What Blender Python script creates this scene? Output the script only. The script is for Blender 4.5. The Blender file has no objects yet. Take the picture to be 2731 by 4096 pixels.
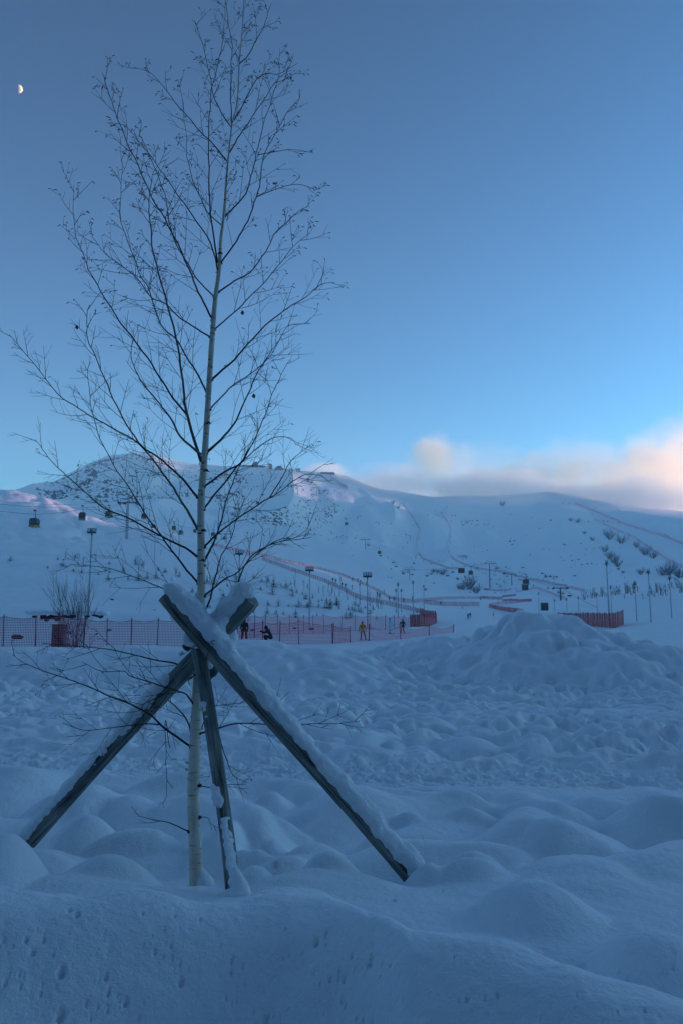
import bpy, math, random
import numpy as np
from mathutils import Vector, Matrix
random.seed(7)
F = 3600.0; CX = 1365.5; CY = 2048.0
TA = 0.17; PITCH = math.atan(TA); SA = math.sin(PITCH); CA = math.cos(PITCH)
scene = bpy.context.scene
COL = scene.collection
R = math.radians

# ------------------------------------------------------------------ helpers
def slope_of(py):
    yc = (CY - np.asarray(py, float)) / F
    return (SA + CA*yc)/(CA - SA*yc)
def at(px, py, Y):
    """world point at forward distance Y metres seen along the bearing px,py"""
    yc = (CY-py)/F; k = CA - SA*yc
    return Vector((Y*(px-CX)/F/k, Y, Y*(SA + CA*yc)/k))
def proj(p):
    f = p[1]*CA + p[2]*SA; u = -p[1]*SA + p[2]*CA
    return CX + F*p[0]/f, CY - F*u/f

def hsh(ix, iy, s):
    x = (ix.astype(np.int64)*374761393 + iy.astype(np.int64)*668265263 + s*982451653) & 0xffffffff
    x = ((x ^ (x >> 13))*1274126177) & 0xffffffff
    x = ((x ^ (x >> 15))*2246822519) & 0xffffffff
    return ((x >> 9) & 0x3fffff).astype(float)/4194303.0
def vnoise(x, y, s=0):
    ix = np.floor(x); iy = np.floor(y); fx = x-ix; fy = y-iy
    fx = fx*fx*fx*(fx*(fx*6-15)+10); fy = fy*fy*fy*(fy*(fy*6-15)+10)
    a = hsh(ix, iy, s); b = hsh(ix+1, iy, s); c = hsh(ix, iy+1, s); d = hsh(ix+1, iy+1, s)
    return ((a*(1-fx)+b*fx)*(1-fy) + (c*(1-fx)+d*fx)*fy)*2-1
def fbm(x, y, s=0, o=4, g=0.5):
    r = 0; a = 1.0; t = 0
    for i in range(o):
        r = r + a*vnoise(x, y, s+i*17); t += a; a *= g
        x, y = x*1.93*0.8-y*1.93*0.6+13.7, x*1.93*0.6+y*1.93*0.8-7.1
    return r/t
def domes(x, y, cell, s, sharp=9.0, curv=2.2):
    """rounded snow lumps with creases between, about 0..1"""
    u = x/cell; v = y/cell; iu = np.floor(u); iv = np.floor(v); acc = 0
    for dx in (-1, 0, 1):
        for dy in (-1, 0, 1):
            cu = iu+dx; cv = iv+dy
            jx = cu+0.1+0.8*hsh(cu, cv, s); jy = cv+0.1+0.8*hsh(cu, cv, s+5)
            a = 0.35+0.65*hsh(cu, cv, s+9); k = curv*(0.5+0.9*hsh(cu, cv, s+11))
            an = hsh(cu, cv, s+13)*math.pi; st = 0.55+0.45*hsh(cu, cv, s+15)
            ex = (u-jx); ey = (v-jy); c = np.cos(an); q = np.sin(an)
            rx = ex*c+ey*q; ry = (-ex*q+ey*c)*st
            acc = acc + np.exp(sharp*(a-k*(rx*rx+ry*ry)*0.5))
    return np.log(acc+1.0)/sharp
def sstep(a, b, x):
    t = np.clip((x-a)/(b-a), 0, 1); return t*t*(3-2*t)

# ------------------------------------------------------------------ terrain table
TPX = [-900,-300,0,200,400,600,800,1000,1200,1400,1600,1800,2000,2200,2400,2731,3200,3900]
TD = [45,58,70,90,105,130,160,200,250,300,380,450,600,800,1100,1400]
TT = [
[2645]*14,
[2588,2590,2592,2590,2588,2580,2590,2600,2605,2610,2615,2615,2612,2612],
[2592,2592,2590,2588,2585,2578,2578,2582,2585,2585,2585,2585,2580,2575],
[2572,2572,2570,2568,2566,2560,2555,2556,2560,2560,2560,2558,2555,2550],
[2530,2530,2530,2530,2530,2532,2534,2538,2540,2542,2542,2540,2538,2515],
[2440,2450,2469,2478,2490,2498,2505,2510,2512,2516,2518,2515,2512,2480],
[2360,2370,2385,2400,2425,2440,2455,2475,2490,2500,2505,2500,2495,2440],
[2270,2280,2295,2310,2340,2365,2390,2430,2470,2488,2490,2480,2465,2400],
[2200,2212,2222,2235,2262,2290,2330,2400,2450,2472,2475,2455,2430,2350],
[2140,2155,2190,2205,2225,2250,2300,2375,2430,2455,2460,2435,2405,2325],
[1960,2005,2090,2108,2175,2215,2265,2335,2405,2435,2440,2415,2395,2335],
[2000,2030,2105,2125,2170,2210,2255,2320,2390,2415,2425,2400,2385,2350],
[2080,2085,2120,2130,2155,2195,2235,2290,2360,2390,2400,2380,2365,2350],
[2060,2060,2080,2100,2120,2145,2190,2240,2300,2335,2345,2320,2310,2300],
[2030,2000,1985,1995,2005,2030,2070,2120,2170,2200,2220,2200,2190,2180],
[2000,1960,1870,1855,1890,1895,1915,1965,2025,2050,2065,2040,2050,2095]]
CRX = [-900,-300,0,120,210,300,420,520,600,680,750,900,1000,1200,1330,1500,1700,1900,2100,2220,2350,2500,2731,3200,3900]
CRY = [2120,2080,2035,1985,1930,1880,1822,1806,1813,1835,1850,1862,1862,1880,1890,1950,1982,1985,1975,1965,1988,2020,2050,2090,2110]
def full(r):
    L = [r[0]+40, r[0]+20] + list(r) + [r[-1]-5, r[-1]-5]
    return L
NPX = 460; PXG = np.linspace(-900, 3900, NPX)
ND = 700; LDG = np.linspace(math.log(45), math.log(1600), ND)
def smooth(a, k, ax):
    w = np.hanning(k+2)[1:-1]; w /= w.sum()
    pad = [(0, 0), (0, 0)]; pad[ax] = (k//2, k//2)
    b = np.pad(a, pad, mode='edge')
    return np.apply_along_axis(lambda v: np.convolve(v, w, 'valid'), ax, b)
rows = [np.interp(PXG, TPX, full(r)) for r in TT] + [np.interp(PXG, CRX, CRY)]
rows = smooth(np.array(rows), 9, 1)
lr = np.log(np.array(TD+[1600.0]))
def pchip(xs, ys, xq):
    h = np.diff(xs); d = np.diff(ys, axis=0)/h[:, None]; n = len(xs); m = np.zeros_like(ys)
    for i in range(1, n-1):
        w1 = 2*h[i]+h[i-1]; w2 = h[i]+2*h[i-1]
        ok = d[i-1]*d[i] > 0
        m[i] = np.where(ok, (w1+w2)/(w1/np.where(ok, d[i-1], 1)+w2/np.where(ok, d[i], 1)), 0)
    m[0] = d[0]; m[-1] = d[-1]
    k = np.clip(np.searchsorted(xs, xq)-1, 0, n-2); t = ((xq-xs[k])/h[k])[:, None]; hh = h[k][:, None]
    return (1+2*t)*(1-t)**2*ys[k] + t*(1-t)**2*hh*m[k] + t*t*(3-2*t)*ys[k+1] + t*t*(t-1)*hh*m[k+1]
TAB = slope_of(pchip(lr, rows, LDG))          # [ND, NPX]
def table(px, D):
    a = np.clip((px+900)/4800*(NPX-1), 0, NPX-1.001); b = np.clip((np.log(D)-LDG[0])/(LDG[-1]-LDG[0])*(ND-1), 0, ND-1.001)
    i = a.astype(int); j = b.astype(int); a = a-i; b = b-j
    return (TAB[j, i]*(1-a)+TAB[j, i+1]*a)*(1-b) + (TAB[j+1, i]*(1-a)+TAB[j+1, i+1]*a)*b

# hand placed snow domes: px, py of the visible crest, distance, width, depth, sharpness of drop
DOMES = []
def dome(px, py, Y, wpx, dep, drop):
    """crest point on bearing; wpx = width in photo pixels at which it has dropped by `drop` metres; dep = same in depth"""
    p = at(px, py, Y); DOMES.append((p.x, p.y, p.z, (wpx*0.5*Y/F), dep, drop))
exec_domes = [
 # foreground bank along the bottom of the picture
 # mound hiding the left foot
 (30,3335,4.3,520,.5,.30),(430,3445,4.55,760,.5,.13),
 # right of the right foot
 (1870,3426,4.49,640,.36,.16),(1705,3442,4.49,300,.26,.13),
 (1880,3425,4.75,560,.55,.17),(2160,3530,3.75,1050,.50,.24),(2640,3720,3.25,900,.5,.22),
 (2500,3440,4.9,640,.5,.12),(2080,3365,5.6,700,.5,.14),(2330,3390,5.3,700,.5,.13),
 (1230,3260,6.5,420,.5,.18),(1480,3360,5.6,420,.4,.14),(1240,3400,5.4,700,.5,.13),(1100,3290,6.0,500,.4,.14),
 (960,3230,6.7,520,.4,.14),(640,3240,6.4,420,.4,.13),(560,3340,5.4,800,.5,.14),(200,3200,6.6,560,.45,.16),(300,3290,5.7,600,.5,.15),
 (2200,3240,6.6,500,.45,.12),(1900,3250,6.4,600,.5,.13),(2650,3300,6.0,600,.5,.14),(1420,3175,7.2,420,.5,.13),(1750,3170,7.3,480,.5,.12),(2080,3165,7.4,420,.5,.12),(2420,3190,7.0,520,.5,.13),(60,3120,7.9,420,.5,.12),(420,3135,7.7,420,.5,.12),(700,3140,7.6,380,.5,.13),(1650,3270,6.3,400,.4,.12),
 (1010,3480,4.5,420,.35,.10),(1350,3440,4.7,600,.45,.12),
]
for d in exec_domes:
    d = list(d)
    if 4.5 <= d[2] <= 6.9: d[3] *= .72; d[4] *= .62; d[5] *= 1.2
    dome(*d)
    if 4.5 <= d[2] <= 6.9: q_ = DOMES[-1]; DOMES[-1] = (q_[0], q_[1], q_[2]+.035, q_[3], q_[4], q_[5])
# the ploughed heap on the right (about 40 m away)
HEAP = [(2120,2444,38,420,3.2,1.6),(2235,2462,38,330,2.6,1.2),(2010,2540,37,420,2.6,1.0),(1900,2590,37,420,2.5,.7),(2340,2515,36,300,2.2,.9),
 (2180,2520,35,420,2.0,.9),(2440,2530,36,360,2.2,.9),(2560,2570,35,420,2.5,.8),(2660,2590,34,330,2.2,.7),(2060,2600,34,420,2.4,.8),
 (2300,2590,33,360,2.2,.8),(2480,2600,32,360,2.0,.7),(1760,2540,44,360,3.0,.7),(1620,2560,48,300,3.0,.6),(2380,2560,34,260,2.0,.8),(1960,2500,39,220,2.0,.8)]
for d in HEAP: dome(d[0], d[1]+4, d[2], d[3]*1.1, d[4], d[5]*.72)
# convex bank in front of the two people in dark clothes
dome(1000,2558,36,900,4.5,.75); dome(1260,2590,34,700,4.5,.6); dome(560,2580,38,800,4,.4); dome(120,2586,40,900,4,.4)
DM = np.array(DOMES)
_bk = [(-900,3470,3.3),(-300,3490,3.3),(0,3520,3.35),(300,3562,3.4),(480,3566,3.4),(620,3538,3.45),(760,3560,3.45),(900,3588,3.45),(1010,3560,3.5),(1150,3535,3.5),(1330,3560,3.4),(1480,3650,3.25),(1600,3760,3.05),(1760,3772,3.0),(1950,3795,2.95),(2130,3870,2.85),(2300,3950,2.75),(2480,4000,2.7),(2731,4060,2.6),(3300,4060,2.6)]
BK = []
for _p in _bk:
    _q = at(*_p); BK.append((_p[0], _p[1], _p[2], _q.z))
BK = np.array([list(b) for b in BK]); BK = np.stack([np.linspace(-900, 3300, 300)]+[smooth(np.interp(np.linspace(-900, 3300, 300), BK[:, 0], BK[:, c])[:, None], 7, 0)[:, 0] for c in (1, 2, 3)], 1)
PITS = []
FIX = []    # small corrections so that feet of posts meet the snow: x, y, dz, radius

def height(x, y, detail=True):
    x = np.asarray(x, float); y = np.asarray(y, float)
    r = np.hypot(x, y)+1e-6; th = np.arctan2(x, y)
    thc = np.clip(th, -0.62, 0.62)
    D = np.where(np.abs(th) < 0.62, r*np.cos(thc), r*math.cos(0.62))
    t = np.tan(thc)
    px = CX + F*t*1.0
    s = 0*D
    for _ in range(3):
        s = table(px, np.clip(D, 45, 1600))
        yc = (s*CA-SA)/(CA+s*SA)
        px = CX + F*t*(CA - SA*yc)
    Dc = np.clip(D, 45, 1600)
    z = s*Dc
    # behind the crest the land falls away
    z = z - sstep(1600, 2600, D)*z*0.55
    nearz = -1.02 - .07*sstep(4.2, 4.8, D)*(1-sstep(8, 9.5, D)) - 0.5*(1-sstep(2.2, 3.5, D)) + 0.05*vnoise(x*.12, y*.12, 3)
    k = sstep(24, 45, D)
    z = nearz*(1-k) + z*k
    # ground lowered under the camera for the added dark roadway, out of view
    rd = (1-sstep(.8, 1.7, y))*sstep(-11, -9, y)*(1-sstep(30, 45, np.abs(x)))
    z = z*(1-rd) - 1.62*rd
    # shoulder of the valley on the right, outside the picture, that keeps the slopes in shade
    side = sstep(0.46, 0.75, th)*sstep(500, 1400, D)*(1-sstep(2.3, 2.8, th))
    sad = np.exp(-((y-.364*x-SAD_Y)/SAD_W)**2)
    z = z + side*(RIDGE - SAD_DEP*sad)
    if not detail: return z
    # ---------------- far relief
    def on(mask, fn):
        i = mask > 1e-3
        out = np.zeros_like(z)
        if i.any(): out[i] = mask[i]*fn(x[i], y[i], D[i], i)
        return out
    x0, y0, D0, px0 = x, y, D, px
    def farrel(x, y, D, i):
        q = fbm(x/260, y/260, 40, 5); q2 = fbm(x/60+3, y/90, 44, 4)
        g = 1-np.abs(fbm(x/120+9, y/400, 48, 3))*2.2
        return q*24*(1-sstep(1250, 1600, D)*0.75) + q2*6*(1-.5*sstep(1300,1600,D)) + np.clip(g, -.2, 1)*12*(1-sstep(1250, 1550, D))
    z = z + on(sstep(600, 1000, D), farrel)
    mid = sstep(75, 110, D)*(1-sstep(500, 700, D))
    z = z + on(mid, lambda x, y, D, i: fbm(x/22, y/22, 51, 3)*0.8*sstep(90, 200, D)*sstep(-1.2, .1, -(px[i]-1500)/800) + fbm(x/6, y/6, 55, 3)*0.12)
    # terraces of the planted bank
    z = z + on(sstep(100, 130, D)*(1-sstep(230, 270, D))*(1-sstep(1150, 1500, px)), lambda x, y, D, i: 0.9*np.sin(z[i]*1.1+fbm(x/15, y/15, 58, 2)*2.0))
    # moguls on the left hill
    z = z + on(sstep(260, 290, D)*(1-sstep(400, 440, D))*(1-sstep(300, 620, px)), lambda x, y, D, i: (domes(x, y, 5.0, 60, 12)-.5)*MOG*sstep(-0.15, 0.25, fbm(x/60, y/60, 62, 2)+0.12))
    # trampled snow field between the track and the nets
    def field(x, y, D, i):
        u = x+0.15*vnoise(x*.9, y*.9, 71); v = y+0.15*vnoise(x*.9+7, y*.9, 72)
        A = 0.75+0.5*vnoise(x*.15, y*.15, 75)
        lump = (domes(u, v*0.85, .42, 80, 12)-.55)*LMP1*A + (domes(u*.9, v*.7, 1.3, 84)-.6)*LMP2
        foot = fbm(u*2.6, v*1.9, 88, 3)
        lump = lump - np.clip(foot-.12, 0, 1)*FOOT
        far = sstep(20, 45, D)
        return lump*(1+1.0*far) + far*0.25*(domes(x, y, 3.4, 90)-.6)
    z = z + on(sstep(9.5, 12.5, y+.25*x)*(1-sstep(46, 60, D))*sstep(5, 9, D), field)
    # crumbly churned snow in the track
    def track(x, y, D, i):
        trk = 9.6 - 0.22*x + 0.25*vnoise(x*.35, y*.35, 73)
        tm = np.exp(-((y-trk)/1.05)**4)
        edge = np.exp(-((y-trk-1.25)/.35)**2)
        return tm*(-0.12 + 0.05*fbm(x*5, y*6, 92, 3) + 0.06*np.clip(fbm(x*10, y*12, 93, 3), -.15, 1)) + edge*(0.03+0.07*fbm(x*2.5, y*2.5, 95, 3))
    z = z + on(sstep(4, 6, D)*(1-sstep(14, 17, D))*(y > 2), track)
    # soft mounds of the near field
    def near(x, y, D, i):
        u = x+0.35*vnoise(x*.9, y*.9, 71); v = y+0.35*vnoise(x*.9+7, y*.9, 72)
        q = (domes(u, v*.85, .56, 101, 12, 2.2)-.55)*NEAR1 + (domes(u+9, v*.9, .36, 103, 9)-.5)*0.10
        return q*sstep(3.8, 5.2, D)*(1-np.exp(-((x+.80)/.38)**2-((y-4.55)/.5)**2))
    z = z + on(1-sstep(8.0, 9.4, y+.22*x+.6), near)
    # the shovelled bank along the bottom of the picture
    def bank(x, y, D, i):
        t = CX + F*x/np.maximum(y, .5)*1.0/1.055
        yc = np.interp(t, BK[:, 0], BK[:, 2]) + .05*vnoise(x*2.2, x*0+3, 140)
        zc = np.interp(t, BK[:, 0], BK[:, 3])
        s_ = y-yc
        b = zc - np.where(s_ < 0, .86*(np.sqrt(s_*s_+.03)-.1732), .58*(np.sqrt(s_*s_+.05)-.2236))
        b = b + .05*vnoise(x*1.7, y*1.7, 141) + .13*(domes(x, y*.9, .60, 143, 6)-.5)*sstep(-.9, -.1, s_)+.02*fbm(x*4, y*4, 145, 2)
        d_ = b-z[i]; k_ = 34.0
        return np.log1p(np.exp(np.clip(k_*d_, -40, 40)))/k_
    z = z + on(((y > 1.2) & (D < 5.2)).astype(float)*(1-sstep(4.6, 5.2, D)), bank)
    # hand placed domes, smooth union
    nd = D < 70
    zs = z[nd]; xs = x[nd]; ys = y[nd]; Ds = D[nd]
    wx = xs+0.05*vnoise(xs*2.1, ys*2.1, 110)*np.clip(Ds/4, .5, 12); wy = ys+0.05*vnoise(xs*2.1, ys*2.1, 111)*np.clip(Ds/4, .5, 12)
    sh = 1.0/(0.014*np.clip(Ds/4, .7, 7))
    base = zs.copy(); acc = np.ones_like(zs)
    for (cx, cy, cz, rx, ry, dr) in DM:
        s_ = 3.2
        selm = (np.abs(wx-cx) < rx*s_) & (np.abs(wy-cy) < ry*s_)
        if not selm.any(): continue
        q = ((wx[selm]-cx)/rx)**2 + ((wy[selm]-cy)/ry)**2
        hgt = cz - 1.7*dr*(np.sqrt(1+q*1.6)-1)/(math.sqrt(2.6)-1)
        acc[selm] += np.exp(np.clip(sh[selm]*(hgt-base[selm]), -30, 60))
    zs = base + np.log(acc)/sh
    # ploughed lumps on the heap
    hp = sstep(28, 34, ys)*(1-sstep(44, 50, ys))*sstep(3.0, 6.0, xs)
    zs = zs + hp*((domes(xs, ys, 1.3, 120)-.5)*0.24 + (domes(xs, ys, .6, 122, 12)-.5)*0.13)
    z = z.copy(); z[nd] = zs
    # wind ripple grain close by
    z = z + on(1-sstep(9, 16, D), lambda x, y, D, i: 0.008*fbm(x*6, y*6, 130, 3) + 0.002*vnoise(x*45, y*45, 133))
    for (fx, fy, dz, rad) in PITS:
        i = (np.abs(x-fx) < rad*3) & (np.abs(y-fy) < rad*3.5)
        if i.any(): z[i] -= dz*np.exp(-(((x[i]-fx)/rad)**2+((y[i]-fy)/(rad*1.15))**2)**1.5)
    for (fx, fy, dz, rad) in FIX:
        z = z + dz*np.exp(-((x-fx)**2+(y-fy)**2)/(rad*rad))
    return z
SAD_Y, SAD_W, SAD_DEP, RIDGE = 435.0, 84.0, 250.0, 142.0
MOG, LMP1, LMP2, FOOT, NEAR1 = 3.2, .40, .14, .36, .42
def H1(x, y):
    return float(height(np.array([x]), np.array([y]))[0])
def hit(px, py, y0, y1, n=900):
    """first ground point on the bearing between distances y0 and y1"""
    Y = np.exp(np.linspace(math.log(y0), math.log(y1), n))
    a = at(px, py, 1.0)
    h = height(a.x*Y, Y)
    below = np.nonzero(h >= a.z*Y)[0]
    if len(below) == 0:
        k = int(np.argmin(np.abs(h-a.z*Y)/Y)); 
    else: k = int(below[0])
    return Vector((a.x*Y[k], Y[k], h[k]))

# the feet of the tree and stakes must meet the snow where the photograph shows them
FEET = [(790,3545,4.85,.40),(930,3572,4.2,.26),(1612,3535,4.56,.22),(118,3398,5.3,.30)]
for (fx, fy, fY, rad) in FEET:
    p = at(fx, fy, fY); FIX.append((p.x, p.y, float(p.z-H1(p.x, p.y)), rad))

_pp = [(x/1.149, 2240+y/1.149, w_) for x, y, w_ in [(283,1900,15),(487,1915,9),(832,1943,12),(712,1800,7),(278,2105,15),(1225,2110,12),(750,1840,5),(497,1995,8),(803,1640,7),(920,1655,7),(1065,1858,9),(1115,1868,7),(150,1815,11),(120,1752,9),(185,2010,7),(20,1755,8),(60,1780,6),(580,2035,11),(395,2050,7),(25,1947,8),(200,1750,8),(90,1905,6),(655,1635,6),(1060,1900,7),(1520,1940,7),(355,1635,10),(320,1610,9),(1270,1405,10),(1455,1755,12)]]
_pp += [(1365+x/1.148, 2400+y/1.148, w_) for x, y, w_ in [(575,1843,9),(715,1820,8),(50,1635,8),(15,1742,9),(140,1643,8),(1390,1892,7),(240,1380,7),(460,1340,6),(520,1640,7)]]
_r = random.Random(4)
_pp += [(_r.uniform(-100, 1500), _r.uniform(3700, 4100), _r.uniform(2.5, 6)) for _ in range(90)]+[(_r.uniform(1400, 2731), _r.uniform(3850, 4100), _r.uniform(2.5, 5)) for _ in range(30)]
_pt = []
for (px_, py_, w_) in _pp:
    g_ = hit(px_, py_, 2.2, 6, 300); _pt.append((g_.x, g_.y, w_*g_.y/F*2.6, w_*g_.y/F*.95))
PITS.extend(_pt)
# ------------------------------------------------------------------ materials
def mat(name):
    m = bpy.data.materials.new(name); m.use_nodes = True
    nt = m.node_tree; nt.nodes.clear()
    o = nt.nodes.new('ShaderNodeOutputMaterial')
    return m, nt, o
def N(nt, t, **k):
    n = nt.nodes.new(t)
    for a, b in k.items():
        if a in n.inputs.keys() if isinstance(a, str) else False: n.inputs[a].default_value = b
        else: setattr(n, a, b)
    return n
def pbr(name, col, rough=0.7, metal=0.0, var=0.12, scale=8.0, bump=0.0, col2=None):
    m, nt, o = mat(name); L = nt.links.new
    b = nt.nodes.new('ShaderNodeBsdfPrincipled'); b.inputs['Roughness'].default_value = rough; b.inputs['Metallic'].default_value = metal
    tc = nt.nodes.new('ShaderNodeTexCoord'); nz = nt.nodes.new('ShaderNodeTexNoise'); nz.inputs['Scale'].default_value = scale; nz.inputs['Detail'].default_value = 5
    L(tc.outputs['Object'], nz.inputs['Vector'])
    rmp = nt.nodes.new('ShaderNodeValToRGB'); c = Vector(col)
    c2 = Vector(col2) if col2 else c*(1+var)
    rmp.color_ramp.elements[0].position = 0.35; rmp.color_ramp.elements[1].position = 0.65
    rmp.color_ramp.elements[0].color = (*(c if col2 else c*(1-var)), 1); rmp.color_ramp.elements[1].color = (*c2, 1)
    L(nz.outputs['Fac'], rmp.inputs['Fac']); L(rmp.outputs['Color'], b.inputs['Base Color'])
    if bump:
        bp = nt.nodes.new('ShaderNodeBump'); bp.inputs['Strength'].default_value = bump; bp.inputs['Distance'].default_value = 0.02
        L(nz.outputs['Fac'], bp.inputs['Height']); L(bp.outputs['Normal'], b.inputs['Normal'])
    L(b.outputs[0], o.inputs['Surface'])
    return m
def snow_mat():
    m, nt, o = mat('snow'); L = nt.links.new
    b = nt.nodes.new('ShaderNodeBsdfPrincipled')
    b.inputs['Roughness'].default_value = 0.75; b.inputs['Specular IOR Level'].default_value = 0.25
    g = nt.nodes.new('ShaderNodeNewGeometry')
    n1 = nt.nodes.new('ShaderNodeTexNoise'); n1.inputs['Scale'].default_value = 0.6; n1.inputs['Detail'].default_value = 6
    L(g.outputs['Position'], n1.inputs['Vector'])
    rp = nt.nodes.new('ShaderNodeValToRGB')
    rp.color_ramp.elements[0].position = .3; rp.color_ramp.elements[0].color = (.76,.80,.84,1)
    rp.color_ramp.elements[1].position = .7; rp.color_ramp.elements[1].color = (.84,.87,.89,1)
    L(n1.outputs['Fac'], rp.inputs['Fac']); L(rp.outputs['Color'], b.inputs['Base Color'])
    # grain (fine crystals) and shallow pits
    n2 = nt.nodes.new('ShaderNodeTexNoise'); n2.inputs['Scale'].default_value = 75; n2.inputs['Detail'].default_value = 4; n2.inputs['Roughness'].default_value = .65
    L(g.outputs['Position'], n2.inputs['Vector'])
    n3 = nt.nodes.new('ShaderNodeTexNoise'); n3.inputs['Scale'].default_value = 9; n3.inputs['Detail'].default_value = 5
    L(g.outputs['Position'], n3.inputs['Vector'])
    b1 = nt.nodes.new('ShaderNodeBump'); b1.inputs['Strength'].default_value = .8; b1.inputs['Distance'].default_value = .008
    b2 = nt.nodes.new('ShaderNodeBump'); b2.inputs['Strength'].default_value = .35; b2.inputs['Distance'].default_value = .03
    L(n2.outputs['Fac'], b1.inputs['Height']); L(n3.outputs['Fac'], b2.inputs['Height'])
    L(b2.outputs['Normal'], b1.inputs['Normal']); L(b1.outputs['Normal'], b.inputs['Normal'])
    L(b.outputs[0], o.inputs['Surface'])
    return m
M = {}
M['snow'] = snow_mat()

# ------------------------------------------------------------------ mesh helper
class MB:
    def __init__(s): s.v = []; s.f = []; s.m = []
    def add(s, vs, fs, mi=0):
        o = len(s.v); s.v.extend([tuple(v) for v in vs]); s.f.extend([tuple(i+o for i in f) for f in fs]); s.m.extend([mi]*len(fs))
    def box(s, c, size, rot=None, mi=0, taper=1.0):
        c = Vector(c); hx, hy, hz = size[0]/2, size[1]/2, size[2]/2
        P = []
        for z, k in ((-hz, 1), (hz, taper)):
            for x, y in ((-hx, -hy), (hx, -hy), (hx, hy), (-hx, hy)): P.append(Vector((x*k, y*k, z)))
        if rot is not None: P = [rot @ p for p in P]
        s.add([c+p for p in P], [(0,3,2,1),(4,5,6,7),(0,1,5,4),(1,2,6,5),(2,3,7,6),(3,0,4,7)], mi)
    def tube(s, pts, rad, n=6, mi=0, cap=True):
        pts = [Vector(p) for p in pts]
        if not hasattr(rad, '__len__'): rad = [rad]*len(pts)
        if len(pts) < 2: return
        t0 = (pts[1]-pts[0]).normalized()
        up = Vector((0, 0, 1)) if abs(t0.z) < .9 else Vector((1, 0, 0))
        a = t0.cross(up).normalized(); vs = []; fs = []
        for i, p in enumerate(pts):
            if i == 0: t = pts[1]-pts[0]
            elif i == len(pts)-1: t = pts[-1]-pts[-2]
            else: t = pts[i+1]-pts[i-1]
            t.normalize(); a = (a - t*a.dot(t))
            if a.length < 1e-6: a = t.orthogonal()
            a.normalize(); b = t.cross(a)
            for k in range(n):
                an = 2*math.pi*k/n
                vs.append(p+(a*math.cos(an)+b*math.sin(an))*rad[i])
        for i in range(len(pts)-1):
            for k in range(n):
                fs.append((i*n+k, i*n+(k+1) % n, (i+1)*n+(k+1) % n, (i+1)*n+k))
        if cap:
            fs.append(tuple(range(n))[::-1]); fs.append(tuple((len(pts)-1)*n+k for k in range(n)))
        s.add(vs, fs, mi)
    def ball(s, c, r, nu=10, nv=7, mi=0, noise=0.0, seed=0, rot=None):
        c = Vector(c)
        if not hasattr(r, '__len__'): r = (r, r, r)
        rr = random.Random(seed); vs = [Vector((0, 0, -r[2]))]; 
        for j in range(1, nv):
            ph = -math.pi/2+math.pi*j/nv
            for i in range(nu):
                a = 2*math.pi*i/nu; k = 1+noise*(rr.random()-.5)*2
                vs.append(Vector((r[0]*math.cos(ph)*math.cos(a)*k, r[1]*math.cos(ph)*math.sin(a)*k, r[2]*math.sin(ph)*k)))
        vs.append(Vector((0, 0, r[2])))
        fs = [(0, 1+(i+1) % nu, 1+i) for i in range(nu)]
        for j in range(nv-2):
            for i in range(nu):
                a = 1+j*nu+i; b = 1+j*nu+(i+1) % nu; fs.append((a, b, b+nu, a+nu))
        e = len(vs)-1; o = 1+(nv-2)*nu
        fs += [(o+i, o+(i+1) % nu, e) for i in range(nu)]
        if rot is not None: vs = [rot @ v for v in vs]
        s.add([c+v for v in vs], fs, mi)
    def build(s, name, mats, parent=None, smooth=False, loc=(0, 0, 0)):
        me = bpy.data.meshes.new(name); me.from_pydata(s.v, [], s.f)
        if not isinstance(mats, (list, tuple)): mats = [mats]
        for m in mats: me.materials.append(m)
        if len(mats) > 1: me.polygons.foreach_set('material_index', s.m)
        if smooth: me.polygons.foreach_set('use_smooth', [True]*len(s.f))
        me.update()
        o = bpy.data.objects.new(name, me); COL.objects.link(o); o.location = loc
        if parent is not None: o.parent = parent
        return o
def tag(o, label=None, cat=None, group=None, kind=None):
    if label: o['label'] = label
    if cat: o['category'] = cat
    if group: o['group'] = group
    if kind: o['kind'] = kind
    return o
def empty(name, loc=(0, 0, 0), rz=0.0):
    o = bpy.data.objects.new(name, None); COL.objects.link(o); o.location = loc; o.rotation_euler = (0, 0, rz); o.empty_display_size = .3
    return o
KIDS = {}
def copy_tree(o, loc, rz=0.0, sc=1.0, label=None):
    c = o.copy(); COL.objects.link(c); c.location = loc; c.rotation_euler = (0, 0, rz); c.scale = (sc, sc, sc)
    if label: c['label'] = label
    for ch in [k for k in bpy.data.objects if k.parent is o] if o.name not in KIDS else KIDS[o.name]:
        d = ch.copy(); COL.objects.link(d); d.parent = c
        for g in KIDS.get(ch.name, ()):
            e = g.copy(); COL.objects.link(e); e.parent = d
    return c
def remember(o):
    KIDS[o.name] = [k for k in bpy.data.objects if k.parent is o]
    for k in KIDS[o.name]: KIDS[k.name] = [g for g in bpy.data.objects if g.parent is k]

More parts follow.
